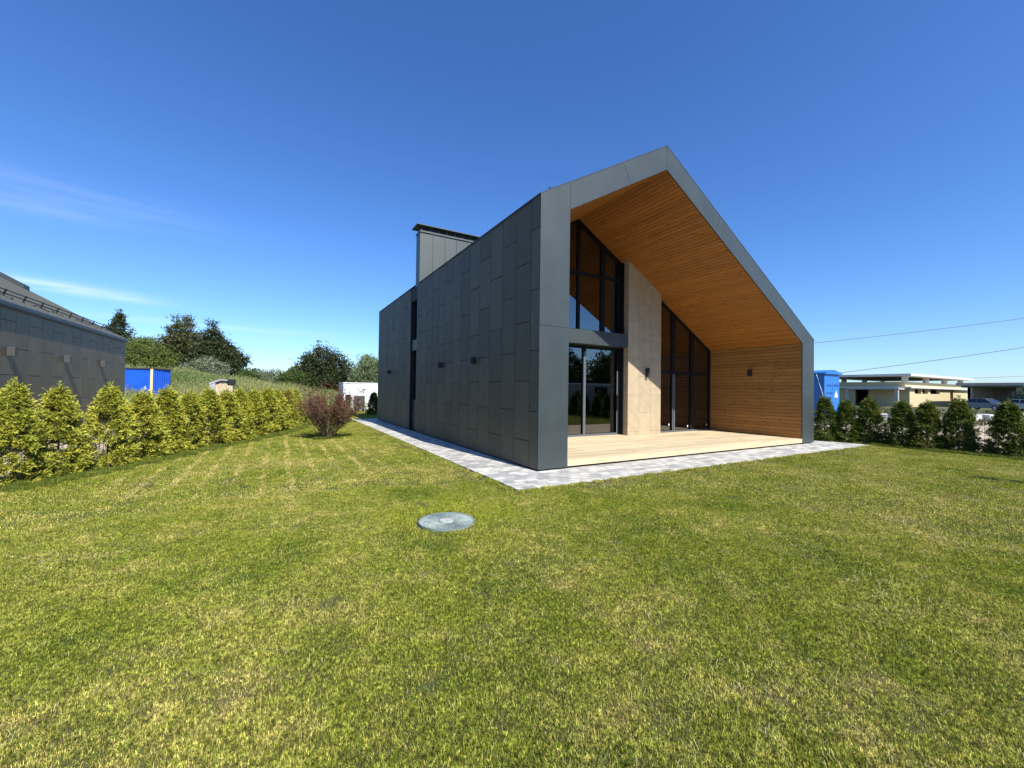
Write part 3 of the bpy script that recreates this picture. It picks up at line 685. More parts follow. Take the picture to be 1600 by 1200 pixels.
MB().box(XRI+.021, 10.099, .06, 3.3, .1, 3.2).build('wall_batten', M['black'], house)
# deck
mb = MB(); bw = .142; y = .03
dk_n = 0
while y < 3.45:
    y1 = min(y+bw, 3.45); xsb = [.735]+[x+(0 if dk_n % 8 < 4 else .0) for x in ((3.0, 5.9, 8.2) if (dk_n//6) % 2 == 0 else (1.9, 4.4, 7.3))]+[XRI-.003]
    for a, b_ in zip(xsb[:-1], xsb[1:]): mb.box(a+.006, b_-.006, y+.005, y1-.005, .165, .19)
    y = y1; dk_n += 1
mb.build('deck', M['deck'], house)
MB().box(.735, XRI-.003, -.012, .026, .068, .191).build('deck_edge_board', M['deck'], house)
MB().box(.735, XRI-.003, .03, 3.44, .05, .164).build('deck_base', M['black'], house)
# beige tiled column
BX0, BX1, BY = 5.484, 7.044, 2.99
bc = MB().box(BX0+.012, BX1-.012, BY+.012, 3.5, .19, 4.9); 
bc.prism([(BX0+.012, 4.9), (BX1-.012, 4.9), (BX1-.012, zin(BX1)-.02), (BX0+.012, zin(BX0)-.02)], 'Y', BY+.012, 3.5)
col_ = bc.build('column', M['black'], house)
mb = MB()
def zjs(odd): return [.19]+([.30+1.21*k for k in range(5)] if not odd else [.92+1.21*k for k in range(5)])+[9]
bcols = [(BX0, 5.985), (5.985, 6.555), (6.555, BX1)]
for i, (a, b_) in enumerate(bcols):
    zz = zjs(i == 1)
    for k in range(len(zz)-1):
        lo, hi = zz[k]+.003, zz[k+1]-.003; pa_, pb_ = a+.003, b_-.003
        if lo > zin(pb_)-.02: continue
        if hi > zin(pb_)-.005: poly = [(pa_, lo), (pb_, lo), (pb_, zin(pb_)-.005)] + ([(pa_, hi)] if zin(pa_) > hi+.02 and False else [(pa_, zin(pa_)-.005)])
        else: poly = [(pa_, lo), (pb_, lo), (pb_, hi), (pa_, hi)]
        mb.prism(poly, 'Y', BY, BY+.011)
for k, (lo, hi) in enumerate(zip(zjs(False)[:-1], zjs(False)[1:])):
    mb.box(BX0, BX0+.011, BY+.012, 3.22, lo+.003, min(hi, zin(BX0))-.003)
mb.build('column_tiles', M['beige'], col_)
MB().box(BX0-.03, BX0-.001, BY+.2, 3.36, .19, 5.85).build('column_trim', M['frame'], col_)
# beam between the pier and the column
MB().box(.735, BX0-.002, 2.999, 3.42, 3.06, 3.485).build('beam', M['metal'], house)
# glazing
YG = 3.36
window(house, .735, BX0-.032, YG, .19, lambda x: 3.058, [(2.35,2.47), (3.90,4.02)], [], fw=.075)
fl = window(house, .735, BX0-.032, YG, 3.487, lambda x: zin(x)-.005, [(2.30,2.42), (3.655,3.755), (4.62,4.79)], [(5.28,5.38)], fw=.075)
YG2 = 3.18
window(house, BX1+.002, XRI-.002, YG2, .19, lambda x: zin(x)-.005, [(7.84,8.02), (8.88,9.03)], [(2.27,2.37)], fw=.065)
# sliding-door stiles with sunlight put into their colour, handle, stickers
MB().box(3.915, 4.005, YG-.022, YG-.009, .20, 2.86).build('door_stile', M['frame_sunlit'], house)  # sunlit length of the mullion, drawn as a paler strip
for x in (7.86, 7.94): MB().box(x, x+.055, YG2-.024, YG2-.009, .22, 2.26).build('door_stile', M['frame_sunlit'], house)
MB().box(.81, BX0-.11, YG-.02, YG-.001, .195, .255).build('door_track', M['frame_sunlit'], house)
MB().box(BX1+.07, XRI-.07, YG2-.02, YG2-.001, .195, .245).build('door_track', M['frame_sunlit'], house)
mb = MB().box(5.325, 5.36, YG-.06, YG-.03, 1.0, 1.5).box(5.33, 5.355, YG-.03, YG-.009, 1.05, 1.08).box(5.33, 5.355, YG-.03, YG-.009, 1.42, 1.45)
mb.build('door_handle', M['frame'], house)
MB().box(5.335, 5.375, YG-.016, YG-.009, .20, 2.3).build('door_stile', M['frame_sunlit'], house)
for x, z in ((7.72,.42), (8.74,.34), (9.86,.36)): MB().box(x, x+.04, YG2+.024, YG2+.034, z, z+.07).build('window_sticker', M['white'], house)
# interior
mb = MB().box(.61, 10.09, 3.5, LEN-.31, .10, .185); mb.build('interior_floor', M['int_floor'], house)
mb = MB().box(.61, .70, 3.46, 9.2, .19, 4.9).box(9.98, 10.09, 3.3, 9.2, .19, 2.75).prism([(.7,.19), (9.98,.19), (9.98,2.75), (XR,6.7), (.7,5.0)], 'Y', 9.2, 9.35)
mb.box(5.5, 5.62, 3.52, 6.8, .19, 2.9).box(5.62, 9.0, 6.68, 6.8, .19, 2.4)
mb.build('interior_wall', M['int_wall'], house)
mb = MB().box(7.1, 9.4, 5.9, 6.6, .19, 1.08).box(7.05, 9.45, 5.85, 6.62, 1.085, 1.12); mb.build('kitchen_counter', M['int_wall'], house)
# wall lamps
def lamp_mb(c, out, w=.10, h=.17, d=.13):
    """up-and-down wall lamp: box body with open shades and a plate against the wall"""
    x, y, z = c; b_ = MB(); pl = MB()
    if out[0]:
        s_ = out[0]; a, b2 = sorted((x+s_*.02, x+s_*(.02+d))); b_.box(a, b2, y-w/2, y+w/2, z-h/2, z+h/2)
        a, b2 = sorted((x+s_*.001, x+s_*.02)); pl.box(a, b2, y-w*.35, y+w*.35, z-h*.35, z+h*.35)
    else:
        s_ = out[1]; a, b2 = sorted((y+s_*.02, y+s_*(.02+d))); b_.box(x-w/2, x+w/2, a, b2, z-h/2, z+h/2)
        a, b2 = sorted((y+s_*.001, y+s_*.02)); pl.box(x-w*.35, x+w*.35, a, b2, z-h*.35, z+h*.35)
    return b_, pl
def wall_lamp(c, out, parent, m=None, **k):
    b_, pl = lamp_mb(c, out, **k); o_ = b_.build('wall_lamp', m or M['lamp'], parent, bevel=.006); pl.build('lamp_plate', M['lamp'], o_); return o_
for y in (2.95, 5.41, 12.13): wall_lamp((0, y, 2.36), (-1, 0), house)
wall_lamp((6.32, BY, 2.27), (0, -1), house, w=.09, h=.30, d=.10)
wall_lamp((XRI, 1.63, 2.33), (-1, 0), house, w=.11, h=.22, d=.10)

# ================================================================ NEIGHBOURING HOUSE (left)
NX = -9.71
nh = empty('neighbour_house', (-14, 7, 0), 'low eave side of the neighbouring dark tiled house with metal roof at the left edge', 'house')
mb = MB(); ncols = [(15.13-.61*(k+1), 15.13-.61*k) for k in range(25)]
tile_wall(mb, NX, 1, 0, 15.13, 3.36, ncols); 
M['ncladding_sunlit'] = mat('neighbour_tile_sunlit', (.175,.15,.095), .55, var=.10, scale=3, bump=.15, bscale=40, island=.09)  # same tile as the house wall, made paler to paint the sun on it
mb.build('wall_cladding', M['ncladding_sunlit'], nh)
mb = MB().box(NX-.4, NX-.021, -.1, 15.12, 0, 3.33).box(-20.4, -20.0, -.1, 15.12, 0, 5.4)
mb.prism([(NX-.03, 0), (-20.4, 0), (-20.4, 5.4), (-16.7, 7.5), (NX-.03, 3.3)], 'Y', 14.8, 15.12)
mb.prism([(NX-.03, 0), (-20.4, 0), (-20.4, 5.4), (-16.7, 7.5), (NX-.03, 3.3)], 'Y', -.1, .2)
mb.build('wall', M['cladding'], nh)
RX, RZ = -16.75, 7.55; nsl = (RZ-3.42)/(NX+.03-RX)
def nz(x): return 3.42+(NX+.03-x)*nsl
mb = MB().prism([(NX+.04, 3.42), (RX, RZ), (RX, RZ-.12), (NX+.04, 3.30)], 'Y', -.15, 15.17)
mb.prism([(RX, RZ), (-20.5, 5.5), (-20.5, 5.38), (RX, RZ-.12)], 'Y', -.15, 15.17)
for k in range(29): y = .1+k*.53; mb.bar((NX+.02, y, 3.44), (RX, y, RZ+.01), .018, .03)
M['nroof'] = mat('neighbour_roof', (.085,.09,.08), .5, metal=.1, var=.08, scale=1.5)
nroof = mb.build('roof', M['nroof'], nh)
MB().box(NX+.0, NX+.06, -.15, 15.18, 3.33, 3.40).build('eave_trim', M['roof_metal'], nroof)
for xg in (NX-.42, -14.4):
    sg = MB()
    for k in range(17):
        y = .5+k*.9
        sg.bar((xg+.16, y, nz(xg+.16)+.02), (xg-.1, y, nz(xg-.1)+.02), .05, .02); sg.bar((xg, y, nz(xg)), (xg+.06, y, nz(xg)+.17), .035, .02)
    for dz in (.07, .15): sg.tube([(xg+.03*dz/.1, .2, nz(xg)+dz), (xg+.03*dz/.1, 15.0, nz(xg)+dz)], .013, 6)
    sg.build('snow_guard', M['lamp'], nroof)
MB().prism([(-12.33, nz(-12.33)), (-16.2, nz(-16.2)), (-16.2, nz(-16.2)+.22), (-12.33, nz(-12.33)+.17)], 'Y', 14.55, 14.95).build('roof_upstand', M['roof_metal'], nroof)
for y in (6.85, 9.68, 12.45): wall_lamp((NX, y, 2.32), (1, 0), nh, m=M['lamp_sunlit_grey'], w=.11, h=.20, d=.13)

# ================================================================ PLANTS
def make_thuja(H_, R_, seed, nb=170, droop=.2, nf=11):
    r_ = np.random.default_rng(seed)
    C, D, Tn = [], [], []
    lob = r_.uniform(.75, 1.2, 12)
    for b_ in range(nb):
        h = r_.random()**1.15*.97+.0; az = r_.random()*2*PI
        tier = round(h*9)/9; h = h+(tier-h)*.35; h = min(max(h, 0), .985); prof = (1-h)**.82*(0.55+.45*min(1, h*6+.55)); R = R_*prof*lob[int(az/(2*PI)*6)+(6 if h > .5 else 0)]*r_.uniform(.75, 1.12)+.03
        z0 = H_*h*.93; rise = R*(r_.uniform(.15, .8) if h > .25 else r_.uniform(-.15, .35))
        out = np.array([math.cos(az), math.sin(az), 0])
        for k in range(nf):
            t = 1-.50*r_.random()**1.6; p = out*R*t+np.array([0, 0, z0+rise*t*t]); p += r_.normal(0, .030, 3)
            d = unit(out*r_.uniform(.5, 1)+np.array([0, 0, r_.uniform(-.25-droop, .8)])+r_.normal(0, .3, 3))
            side = unit(np.cross(d, np.array([0, 0, 1.])+r_.normal(0, .45, 3)))
            for q in range(11):     # a flat fan of scale leaves
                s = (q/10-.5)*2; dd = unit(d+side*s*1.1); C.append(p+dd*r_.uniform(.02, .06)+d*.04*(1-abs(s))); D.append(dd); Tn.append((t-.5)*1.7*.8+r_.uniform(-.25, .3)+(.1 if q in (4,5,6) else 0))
    for k in range(70):             # leader shoots
        a = r_.random()*2*PI; rr = r_.random()*.05; p = np.array([rr*math.cos(a), rr*math.sin(a), H_*r_.uniform(.86, 1.03)]); C.append(p); D.append(unit(np.array([math.cos(a)*.5, math.sin(a)*.5, 1.2]))); Tn.append(r_.uniform(.4, .9))
    C = np.array(C); C[:, 2] = np.maximum(C[:, 2], .02); D = np.array(D)
    return C, D, np.array(Tn)
def thuja_thing(name, label, cat, group, H_, R_, seed, m, nb=170, lw=(.054, .0125)):
    root = empty(name, (0, 0, 0), label, cat, group)
    C, D, Tn = make_thuja(H_, R_, seed, nb)
    n = len(C); V = leaves(C, D, lw[0]*rng.uniform(.7, 1.3, n), lw[1]*rng.uniform(.7, 1.4, n))
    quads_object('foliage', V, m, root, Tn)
    t = MB().tube([(0,0,-.02), (.01,0,H_*.4), (0,.01,H_*.9)], [.025, .018, .006], 6)
    for k in range(14):
        a = random.random()*6.28; h = random.uniform(.08, .8)*H_; r_ = R_*(1-h/H_)*.8; t.tube([(0,0,h), (r_*math.cos(a), r_*math.sin(a), h+r_*.4)], [.007, .003], 4)
    t.build('stem', M['twig'], root, local=True)
    return root
golden = leaf_mat('golden_thuja', (.030,.055,.008), (.68,.66,.085), (.36,.39,.05), transl=.18, pscale=4)  # inner leaves green, darkened further to paint the shaded gaps
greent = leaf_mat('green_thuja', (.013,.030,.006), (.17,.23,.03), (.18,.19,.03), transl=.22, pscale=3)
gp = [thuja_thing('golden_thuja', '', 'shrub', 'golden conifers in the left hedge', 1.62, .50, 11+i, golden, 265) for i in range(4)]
grp_l = 'golden conifers in the left hedge'
# along the hedge line, spacing about 0.62 m (pixel spacing of the photo checked against the projection)
hp = []
acc = 0; line = [np.array(p) for p in HEDGE_L]; tot = sum(np.linalg.norm(line[i+1]-line[i]) for i in range(len(line)-1))
def along(s):
    for i in range(len(line)-1):
        L_ = np.linalg.norm(line[i+1]-line[i])
        if s <= L_: return line[i]+(line[i+1]-line[i])*s/L_
        s -= L_
    return line[-1]
HP = [(-7.99,2.94), (-7.64,3.54), (-7.21,4.29), (-6.85,5.07), (-6.57,5.67), (-6.25,6.29), (-5.91,6.98), (-5.6,7.56), (-5.27,8.16), (-4.93,8.92), (-4.6,9.68), (-4.28,10.57), (-3.96,11.78), (-3.62,13.3)]
hscale = [1.02,.99,1.0,.93,.98,.92,.96,.94,.97,.95,.98,.95,.97,.96]
ordw = ['first', 'second', 'third', 'fourth', 'fifth', 'sixth', 'seventh', 'eighth', 'ninth', 'tenth', 'eleventh', 'twelfth', 'thirteenth', 'fourteenth', 'fifteenth', 'sixteenth']
extra = {0: 'nearest golden conifer of the left hedge, with a pointed green tip',
         1: 'loose golden conifer standing second from the left in front of the neighbouring wall',
         2: 'golden conifer third from the left, just left of the blue hut in the photo',
         13: 'farthest golden conifer of the left hedge, directly behind the red bush'}
for i, (x, y) in enumerate(HP):
    o = gp[i] if i < 4 else copy_tree(gp[i % 4])
    x, y = x-.12, y+.05
    o.location = (x+random.uniform(-.04, .04), y+random.uniform(-.04, .04), 0); o.rotation_euler = (0, 0, random.random()*6.28)
    k = hscale[i]; o.scale = (k*random.uniform(.92, 1.08), k*random.uniform(.92, 1.08), k)
    if i < 3: o.scale = (.86, .86, o.scale[2])
    tag(o, extra.get(i, 'golden conifer, %s from the left in the yellow hedge beside the lawn' % ordw[i]), 'shrub', grp_l)
grp_r = 'green conifers in the right hedge'
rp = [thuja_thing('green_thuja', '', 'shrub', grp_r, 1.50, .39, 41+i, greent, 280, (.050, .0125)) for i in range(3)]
RPOS = [(12.1,.24,1.0), (12.4,-.26,1.0), (12.55,-.86,1.05), (12.56,-1.67,1.02), (12.54,-2.24,1.0), (12.7,-2.86,1.0), (12.65,-3.8,1.03), (12.7,-4.9,1.0), (12.7,-5.9,1.0), (12.7,-7.0,1.0), (12.7,-8.1,1.0)]
rlab = ['brownish green conifer touching the right pillar of the house, in front of the blue cabinet', 'green conifer second from the house, just right of the blue cabinet', 'green conifer third from the house with pale shoots sticking up from its tip',
        'dark green conifer fourth from the house, left edge of the close pair', 'dense green conifer fifth from the house in the right hedge', 'green conifer sixth from the house, just left of the grey car', 'bushy dark green conifer at the right edge of the photo', 'green conifer of the right hedge, eighth from the house', 'green conifer of the right hedge, ninth from the house', 'green conifer of the right hedge, tenth from the house', 'green conifer of the right hedge, eleventh from the house']
for i, (x, y, k) in enumerate(RPOS):
    o = rp[i] if i < 3 else copy_tree(rp[i % 3]); o.location = (x, y, 0); o.rotation_euler = (0, 0, random.random()*6.28); o.scale = (k*1.0, k*1.0, k*random.uniform(.96, 1.06)); tag(o, rlab[i], 'shrub', grp_r)
# row behind the photographer, seen mirrored in the glass
for i in range(11):
    o = copy_tree(rp[i % 3]); o.location = (3+i*2.1+random.uniform(-.2, .2), -11.4, 0); o.rotation_euler = (0, 0, random.random()*6.28); o.scale = (1.15, 1.15, 1.15)
    tag(o, 'green conifer by the pale boundary wall, %s from its west end' % ordw[i], 'shrub', 'green conifers along the south wall')
o = copy_tree(rp[1]); o.location = (.75, 19.5, 0); o.scale = (1.0, 1.0, .95); tag(o, 'small dark conifer in shade behind the far corner of the house', 'shrub')
o = copy_tree(rp[2]); o.location = (-.55, 22.2, 0); o.scale = (.5, .5, .55); tag(o, 'low dark conifer beside the outdoor fan unit', 'shrub')

# red-leaved bush
def red_bush():
    root = empty('red_bush', (-3.05, 7.45, 0), 'dark red leaved bush with bare fanning stems on the lawn before the hedge end', 'bush')
    st = MB(); C = []; D = []; Tn = []
    r_ = np.random.default_rng(3)
    for k in range(125):
        a = r_.random()*2*PI; b0 = np.array([.16*math.cos(a)*r_.random(), .16*math.sin(a)*r_.random(), 0])
        lean = r_.uniform(.1, 1.0); lean = lean**.6; d = np.array([math.cos(a)*lean*1.12+.08, math.sin(a)*lean*1.0, 2.0-lean*.75])
        d = d*r_.uniform(.60, 1.04)
        mid = b0+d*.5+np.array([math.cos(a), math.sin(a), 0])*-.04+r_.normal(0, .03, 3); tip = b0+d*r_.uniform(.85, 1.15)+r_.normal(0, .05, 3)
        st.tube([b0, mid, tip], [.006, .004, .0015], 4, cap=False)
        for q in range(14):
            t = r_.uniform(.35, 1.0); p = b0+(tip-b0)*t; tw = unit(r_.normal(size=3)+np.array([0,0,.7]))*r_.uniform(.08, .24); e = p+tw
            st.tube([p, e], [.003, .0012], 3, cap=False)
            nl = 12 if t > .5 else 5
            for _ in range(nl):
                u = r_.random(); C.append(p+tw*u*1.1+r_.normal(0, .022, 3)); D.append(unit(r_.normal(size=3)+tw*3)); Tn.append((e[2]-.7)/1.1*.6+r_.uniform(0, .45))
    V = leaves(np.array(C), np.array(D), rng.uniform(.03, .055, len(C)), rng.uniform(.016, .028, len(C)))
    quads_object('foliage', V, leaf_mat('red_leaf', (.13,.12,.045), (.23,.022,.035), (.12,.055,.03), transl=.3, pscale=5), root, np.array(Tn))
    st.build('stems', M['twig'], root, local=True)
red_bush()

def tree(name, label, loc, H_, lobes, trunk_h, m, leaf=.2, n=9000, group=None, seed=1, limb=8, tr=.16, spiky=0.0, updir=.3, clus=26, elong=.45, csz=.55):
    """tapered trunk with limbs; crown of leaf clumps spread through lobes (cx, cy, cz, rx, ry, rz) given in metres"""
    root = empty(name, loc, label, 'tree', group)
    r_ = np.random.default_rng(seed); w = np.array([l_[3]*l_[4]*l_[5] for l_ in lobes])**.75; w /= w.sum()
    nc = n//clus; cen = []
    for k in range(nc):
        l_ = lobes[r_.choice(len(lobes), p=w)]; d = unit(r_.normal(size=3)); rr = r_.uniform(.35, 1)**.5
        rr *= 1+.16*math.sin(5*d[0]+seed)+.14*math.sin(7*d[2]+3*d[1])
        cen.append(np.array(l_[:3])+d*rr*np.array(l_[3:]))
    cen = np.array(cen); cs = csz*r_.uniform(.5, 1.35, nc)
    base = np.repeat(cen, clus, 0); sz = np.repeat(cs, clus)[:, None]
    off = r_.normal(size=(nc*clus, 3))*sz*np.array([.5, .5, .36]); C = base+off; C[:, 2] = np.maximum(C[:, 2], .1)
    D = unit(r_.normal(size=C.shape)+off/np.maximum(sz, .01)*.8+np.array([0, 0, updir+spiky]))
    tn = np.repeat(r_.random(nc), clus)*.65+r_.random(len(C))*.35
    L = leaf*r_.uniform(.6, 1.35, len(C)); quads_object('crown', leaves(C, D, L*(1+spiky), L*elong), m, root, tn)
    t = MB(); top = max(l_[2] for l_ in lobes)
    t.tube([(0,0,-.3), (.05,.03,trunk_h*.5), (-.04,.05,trunk_h), (.02,0,top)], [tr, tr*.85, tr*.7, tr*.2], 8)
    for k in range(limb):
        c = cen[r_.integers(nc)]; h = r_.uniform(trunk_h*.5, max(trunk_h, c[2]*.8)); h = min(h, top*.8)
        mid = np.array([c[0]*.45, c[1]*.45, h+(c[2]-h)*.6]); t.tube([(0,0,h), mid, c], [tr*.4, tr*.25, tr*.07], 5)
    t.build('trunk', M['bark'], root, local=True)
    return root
G_dark = leaf_mat('pine_foliage', (.018,.036,.012), (.075,.085,.028), transl=.2)
G_olive = leaf_mat('olive_foliage', (.035,.05,.016), (.12,.125,.04), (.09,.085,.035), transl=.2, pscale=.6)
G_mid = leaf_mat('mid_foliage', (.045,.085,.02), (.13,.17,.04), transl=.3)
G_bright = leaf_mat('bright_foliage', (.07,.11,.02), (.22,.25,.05), transl=.35)
G_willow = leaf_mat('willow_foliage', (.10,.15,.06), (.26,.31,.15), transl=.3)
G_silver = leaf_mat('silver_foliage', (.08,.11,.04), (.34,.37,.26), (.12,.15,.06), transl=.2, pscale=.9)
G_spruce = leaf_mat('spruce_foliage', (.05,.08,.06), (.14,.18,.14), transl=.2)
def g_(x, y): return float(height(x, y))-.1
def at(px, py, t):
    """a point of the place along a view ray at depth t (used only to read plan positions)"""
    d = fwd+rt2*((px-800)/640)-up2*((py-600)/640); return CAM+d*t
def plant_tree(px, t, ytop, name, label, lobes, **k):
    """lobes in units of the tree's height above ground; H from the measured top"""
    p = at(px, ytop, t); z0 = g_(p.x, p.y); H_ = p.z-z0
    s = H_; lb = [(l_[0]*s, l_[1]*s, l_[2]*s, l_[3]*s, l_[4]*s, l_[5]*s) for l_ in lobes]
    return tree(name, label, (p.x, p.y, z0), H_, lb, k.pop('th', .25)*s, **k)
# local x of a tree points east; the view looks about north there, so x is across the picture
gt = 'trees on the rough land behind the left hedge'
plant_tree(187, 60, 484, 'poplar_tree', 'narrow dark poplar rising behind the end of the neighbouring roof', [(0,0,.6,.13,.13,.34), (-.09,0,.5,.10,.10,.25), (.09,0,.45,.12,.12,.25), (0,0,.86,.06,.06,.12)], m=G_dark, leaf=.28, n=9000, seed=2, group=gt, th=.3, csz=.5, spiky=.3)
plant_tree(222, 50, 524, 'broadleaf_tree', 'bright green bushy tree standing behind the blue hut', [(0,0,.5,.42,.4,.36), (-.35,0,.45,.3,.3,.3), (.38,0,.45,.3,.3,.32), (0,0,.78,.25,.2,.2)], m=G_bright, leaf=.22, n=11000, seed=3, group=gt)
plant_tree(232, 58, 520, 'willow_tree', 'grey green willow with wispy top between the poplar and the big pine', [(0,0,.6,.3,.3,.34), (.2,0,.55,.22,.2,.3), (-.2,0,.6,.22,.2,.3)], m=G_willow, leaf=.26, n=8000, seed=4, group=gt, spiky=1.0, elong=.25)
plant_tree(300, 55, 487, 'pine_tree', 'tallest dark pine with jagged crown, right of the blue hut', [(-.1,0,.84,.10,.10,.11), (-.10,0,.68,.16,.16,.13), (.0,0,.52,.28,.24,.16), (-.16,0,.45,.2,.2,.2), (.12,0,.42,.30,.24,.22), (.34,0,.30,.26,.2,.2), (-.2,0,.25,.3,.2,.22)], m=G_olive, leaf=.26, n=24000, seed=5, group=gt, limb=14, spiky=.3, csz=.65)
plant_tree(333, 54, 498, 'pine_tree', 'dark pine with a pointed top just right of the tallest pine', [(.0,0,.86,.05,.05,.12), (.0,0,.7,.13,.12,.14), (.06,0,.52,.24,.2,.16), (.16,0,.32,.36,.24,.22), (-.1,0,.35,.25,.2,.22)], m=G_dark, leaf=.26, n=19000, seed=6, group=gt, limb=12, spiky=.3, csz=.6)
plant_tree(322, 47, 556, 'silver_bush', 'silvery white leaved bush in front of the tall dark pines', [(0,0,.5,.55,.4,.4), (.4,0,.4,.4,.3,.35), (-.4,0,.4,.4,.3,.35)], m=G_silver, leaf=.2, n=9000, seed=7, group=gt, th=.2)
plant_tree(504, 48, 538, 'broadleaf_tree', 'dark round crowned tree between the pines and the house', [(0,0,.62,.26,.24,.36), (-.22,0,.5,.22,.2,.32), (.26,0,.55,.26,.2,.30), (.42,0,.40,.2,.2,.26), (-.42,0,.30,.2,.2,.2), (0,0,.3,.5,.3,.26)], m=G_dark, leaf=.24, n=24000, seed=8, group=gt, limb=12, csz=.6)
plant_tree(466, 46, 576, 'broadleaf_tree', 'low dark shrubby tree left of the round crowned tree', [(0,0,.5,.6,.4,.42), (-.4,0,.4,.4,.3,.32)], m=G_mid, leaf=.2, n=9000, seed=9, group=gt, th=.2)
plant_tree(577, 44, 553, 'willow_tree', 'pale green willow close to the far corner of the house', [(0,0,.6,.22,.22,.34), (.12,0,.45,.26,.22,.3), (-.14,0,.42,.2,.2,.28)], m=G_willow, leaf=.26, n=11000, seed=10, group=gt, spiky=.9, elong=.28)
plant_tree(605, 46, 560, 'willow_tree', 'willow mostly hidden behind the dark side wall of the house', [(0,0,.6,.25,.22,.34), (.1,0,.45,.26,.22,.3)], m=G_willow, leaf=.26, n=6000, seed=12, group=gt, spiky=.9, elong=.28)
plant_tree(425, 60, 576, 'silver_bush', 'long pale silvery shrub thicket below the distant woods', [(0,0,.5,.7,.4,.4), (.6,0,.4,.6,.3,.35), (-.6,0,.4,.6,.3,.35)], m=G_silver, leaf=.22, n=9000, seed=13, group=gt, th=.2)
plant_tree(385, 52, 577, 'broadleaf_tree', 'small green tree on the bank right of the tall pines', [(0,0,.5,.5,.4,.4), (.4,0,.4,.4,.3,.35)], m=G_mid, leaf=.2, n=7000, seed=14, group=gt, th=.2)
# distant woods: one mass
r_ = np.random.default_rng(5); C = []; 
for k in range(900):
    x = r_.uniform(-60, 40); y = 125+r_.uniform(0, 25); h = 6.3+1.4*math.sin(x*.23)+1.0*math.sin(x*.61+1)+r_.normal(0, .6); rr = r_.uniform(1.2, 2.4)
    m_ = 45; d = unit(r_.normal(size=(m_, 3))); C.append(np.array([x, y, h-rr])+d*rr*np.array([1, 1, 1.1])); C.append(np.stack([r_.normal(x, rr, 22), r_.normal(y, rr, 22), r_.uniform(.3, h-rr, 22)], 1))
C = np.concatenate(C); V = leaves(C, r_.normal(size=C.shape), r_.uniform(.45, .9, len(C)), r_.uniform(.3, .6, len(C)))
o = quads_object('distant_woods', V, leaf_mat('woods_foliage', (.05,.08,.035), (.12,.15,.06), (.15,.16,.08), transl=.2, pscale=.08), None, r_.random(len(C))); tag(o, 'low line of distant mixed woods on the horizon', 'woods', kind='stuff')
# weeds on the bank
r_ = np.random.default_rng(9); n = 60000
x = r_.uniform(-24, 9, n); y = 20+r_.random(n)**.8*30; keep = ~((x > -1.5) & (y < 24)) & (x < 12)
x, y = x[keep], y[keep]; n = len(x); z = height(x, y)-.02; clump = .5+.5*np.sin(x*1.3+np.sin(y*.9)*2)*np.sin(y*1.1)
hgt = r_.uniform(.25, .95, n)*(.45+.85*clump); la = r_.random(n)*6.283; ln = r_.normal(0, .2, (n, 2)); wd = r_.uniform(.02, .055, n)
b0 = np.stack([x, y, z], 1); tip = b0+np.stack([ln[:, 0]*hgt, ln[:, 1]*hgt, hgt], 1); s = np.stack([np.cos(la), np.sin(la), 0*la], 1)*wd[:, None]
V = np.stack([b0-s*.5, b0+s*.5, b0+(tip-b0)*.6+s*.8, tip], 1)
hd = r_.random(n) < .5; Cc = np.repeat(b0[hd]+(tip-b0[hd if False else slice(None)])[hd]*.9, 3, 0)+r_.normal(0, .07, (hd.sum()*3, 3)); V2 = leaves(Cc, r_.normal(size=Cc.shape), r_.uniform(.06, .16, len(Cc)), r_.uniform(.04, .09, len(Cc)))
patch = .5+.5*np.sin(x*.5+1)*np.sin(y*.45); t1 = patch*.6+r_.random(n)*.4; t2 = np.repeat(t1[hd], 3)
o = quads_object('meadow_weeds', np.concatenate([V, V2]), leaf_mat('weeds', (.11,.19,.04), (.40,.38,.16), transl=.3), None, np.concatenate([t1, t2])); tag(o, 'tall weeds and grasses covering the rough bank', 'weeds', kind='stuff')
# weeds on the rough ground to the right
n = 16000; x = 13.2+r_.random(n)**.8*48; y = r_.uniform(-6, 22, n)
k = (np.sin(x*.35+1.1)*np.sin(y*.5+x*.12)+r_.normal(0, .35, n) > .15) & ((x > 24) | (r_.random(n) < .14)); x, y = x[k], y[k]; n = len(x); z = height(x, y)-.02
hgt = r_.uniform(.12, .42, n); la = r_.random(n)*6.283; b0 = np.stack([x, y, z], 1); tip = b0+np.stack([r_.normal(0, .08, n), r_.normal(0, .08, n), hgt], 1); s = np.stack([np.cos(la), np.sin(la), 0*la], 1)*r_.uniform(.03, .09, n)[:, None]
o = quads_object('scrub_grass', np.stack([b0-s, b0+s, b0+(tip-b0)*.6+s*.8, tip], 1), leaf_mat('scrub', (.06,.09,.025), (.22,.19,.09), transl=.3), None, r_.random(n)); tag(o, 'patchy scrub grass on the building land to the right', 'weeds', kind='stuff')
# rubble
def rock_mb(mb, c, s):
    k = len(mb.v); d = [(1,0,0),(-1,0,0),(0,1,0),(0,-1,0),(0,0,1),(0,0,-.6)]
    for q in d: j = random.uniform(.6, 1.2)*s; mb.v.append((c[0]+q[0]*j+random.gauss(0, .15*s), c[1]+q[1]*j+random.gauss(0, .15*s), c[2]+q[2]*j*.7))
    for f in ((0,2,4),(2,1,4),(1,3,4),(3,0,4),(2,0,5),(1,2,5),(3,1,5),(0,3,5)): mb.f.append([k+i for i in f])
mb = MB()
for k in range(1500): x = 13.1+random.random()**1.6*16; y = random.uniform(-5.5, 8); rock_mb(mb, (x, y, float(height(x, y))+.0), random.uniform(.025, .11))
o = mb.build('rubble', mat('rubble_stone', (.46,.40,.30), .9, var=.25, scale=3, island=.35)); tag(o, 'pale broken stone and rubble beyond the right fence', 'rubble', kind='stuff')

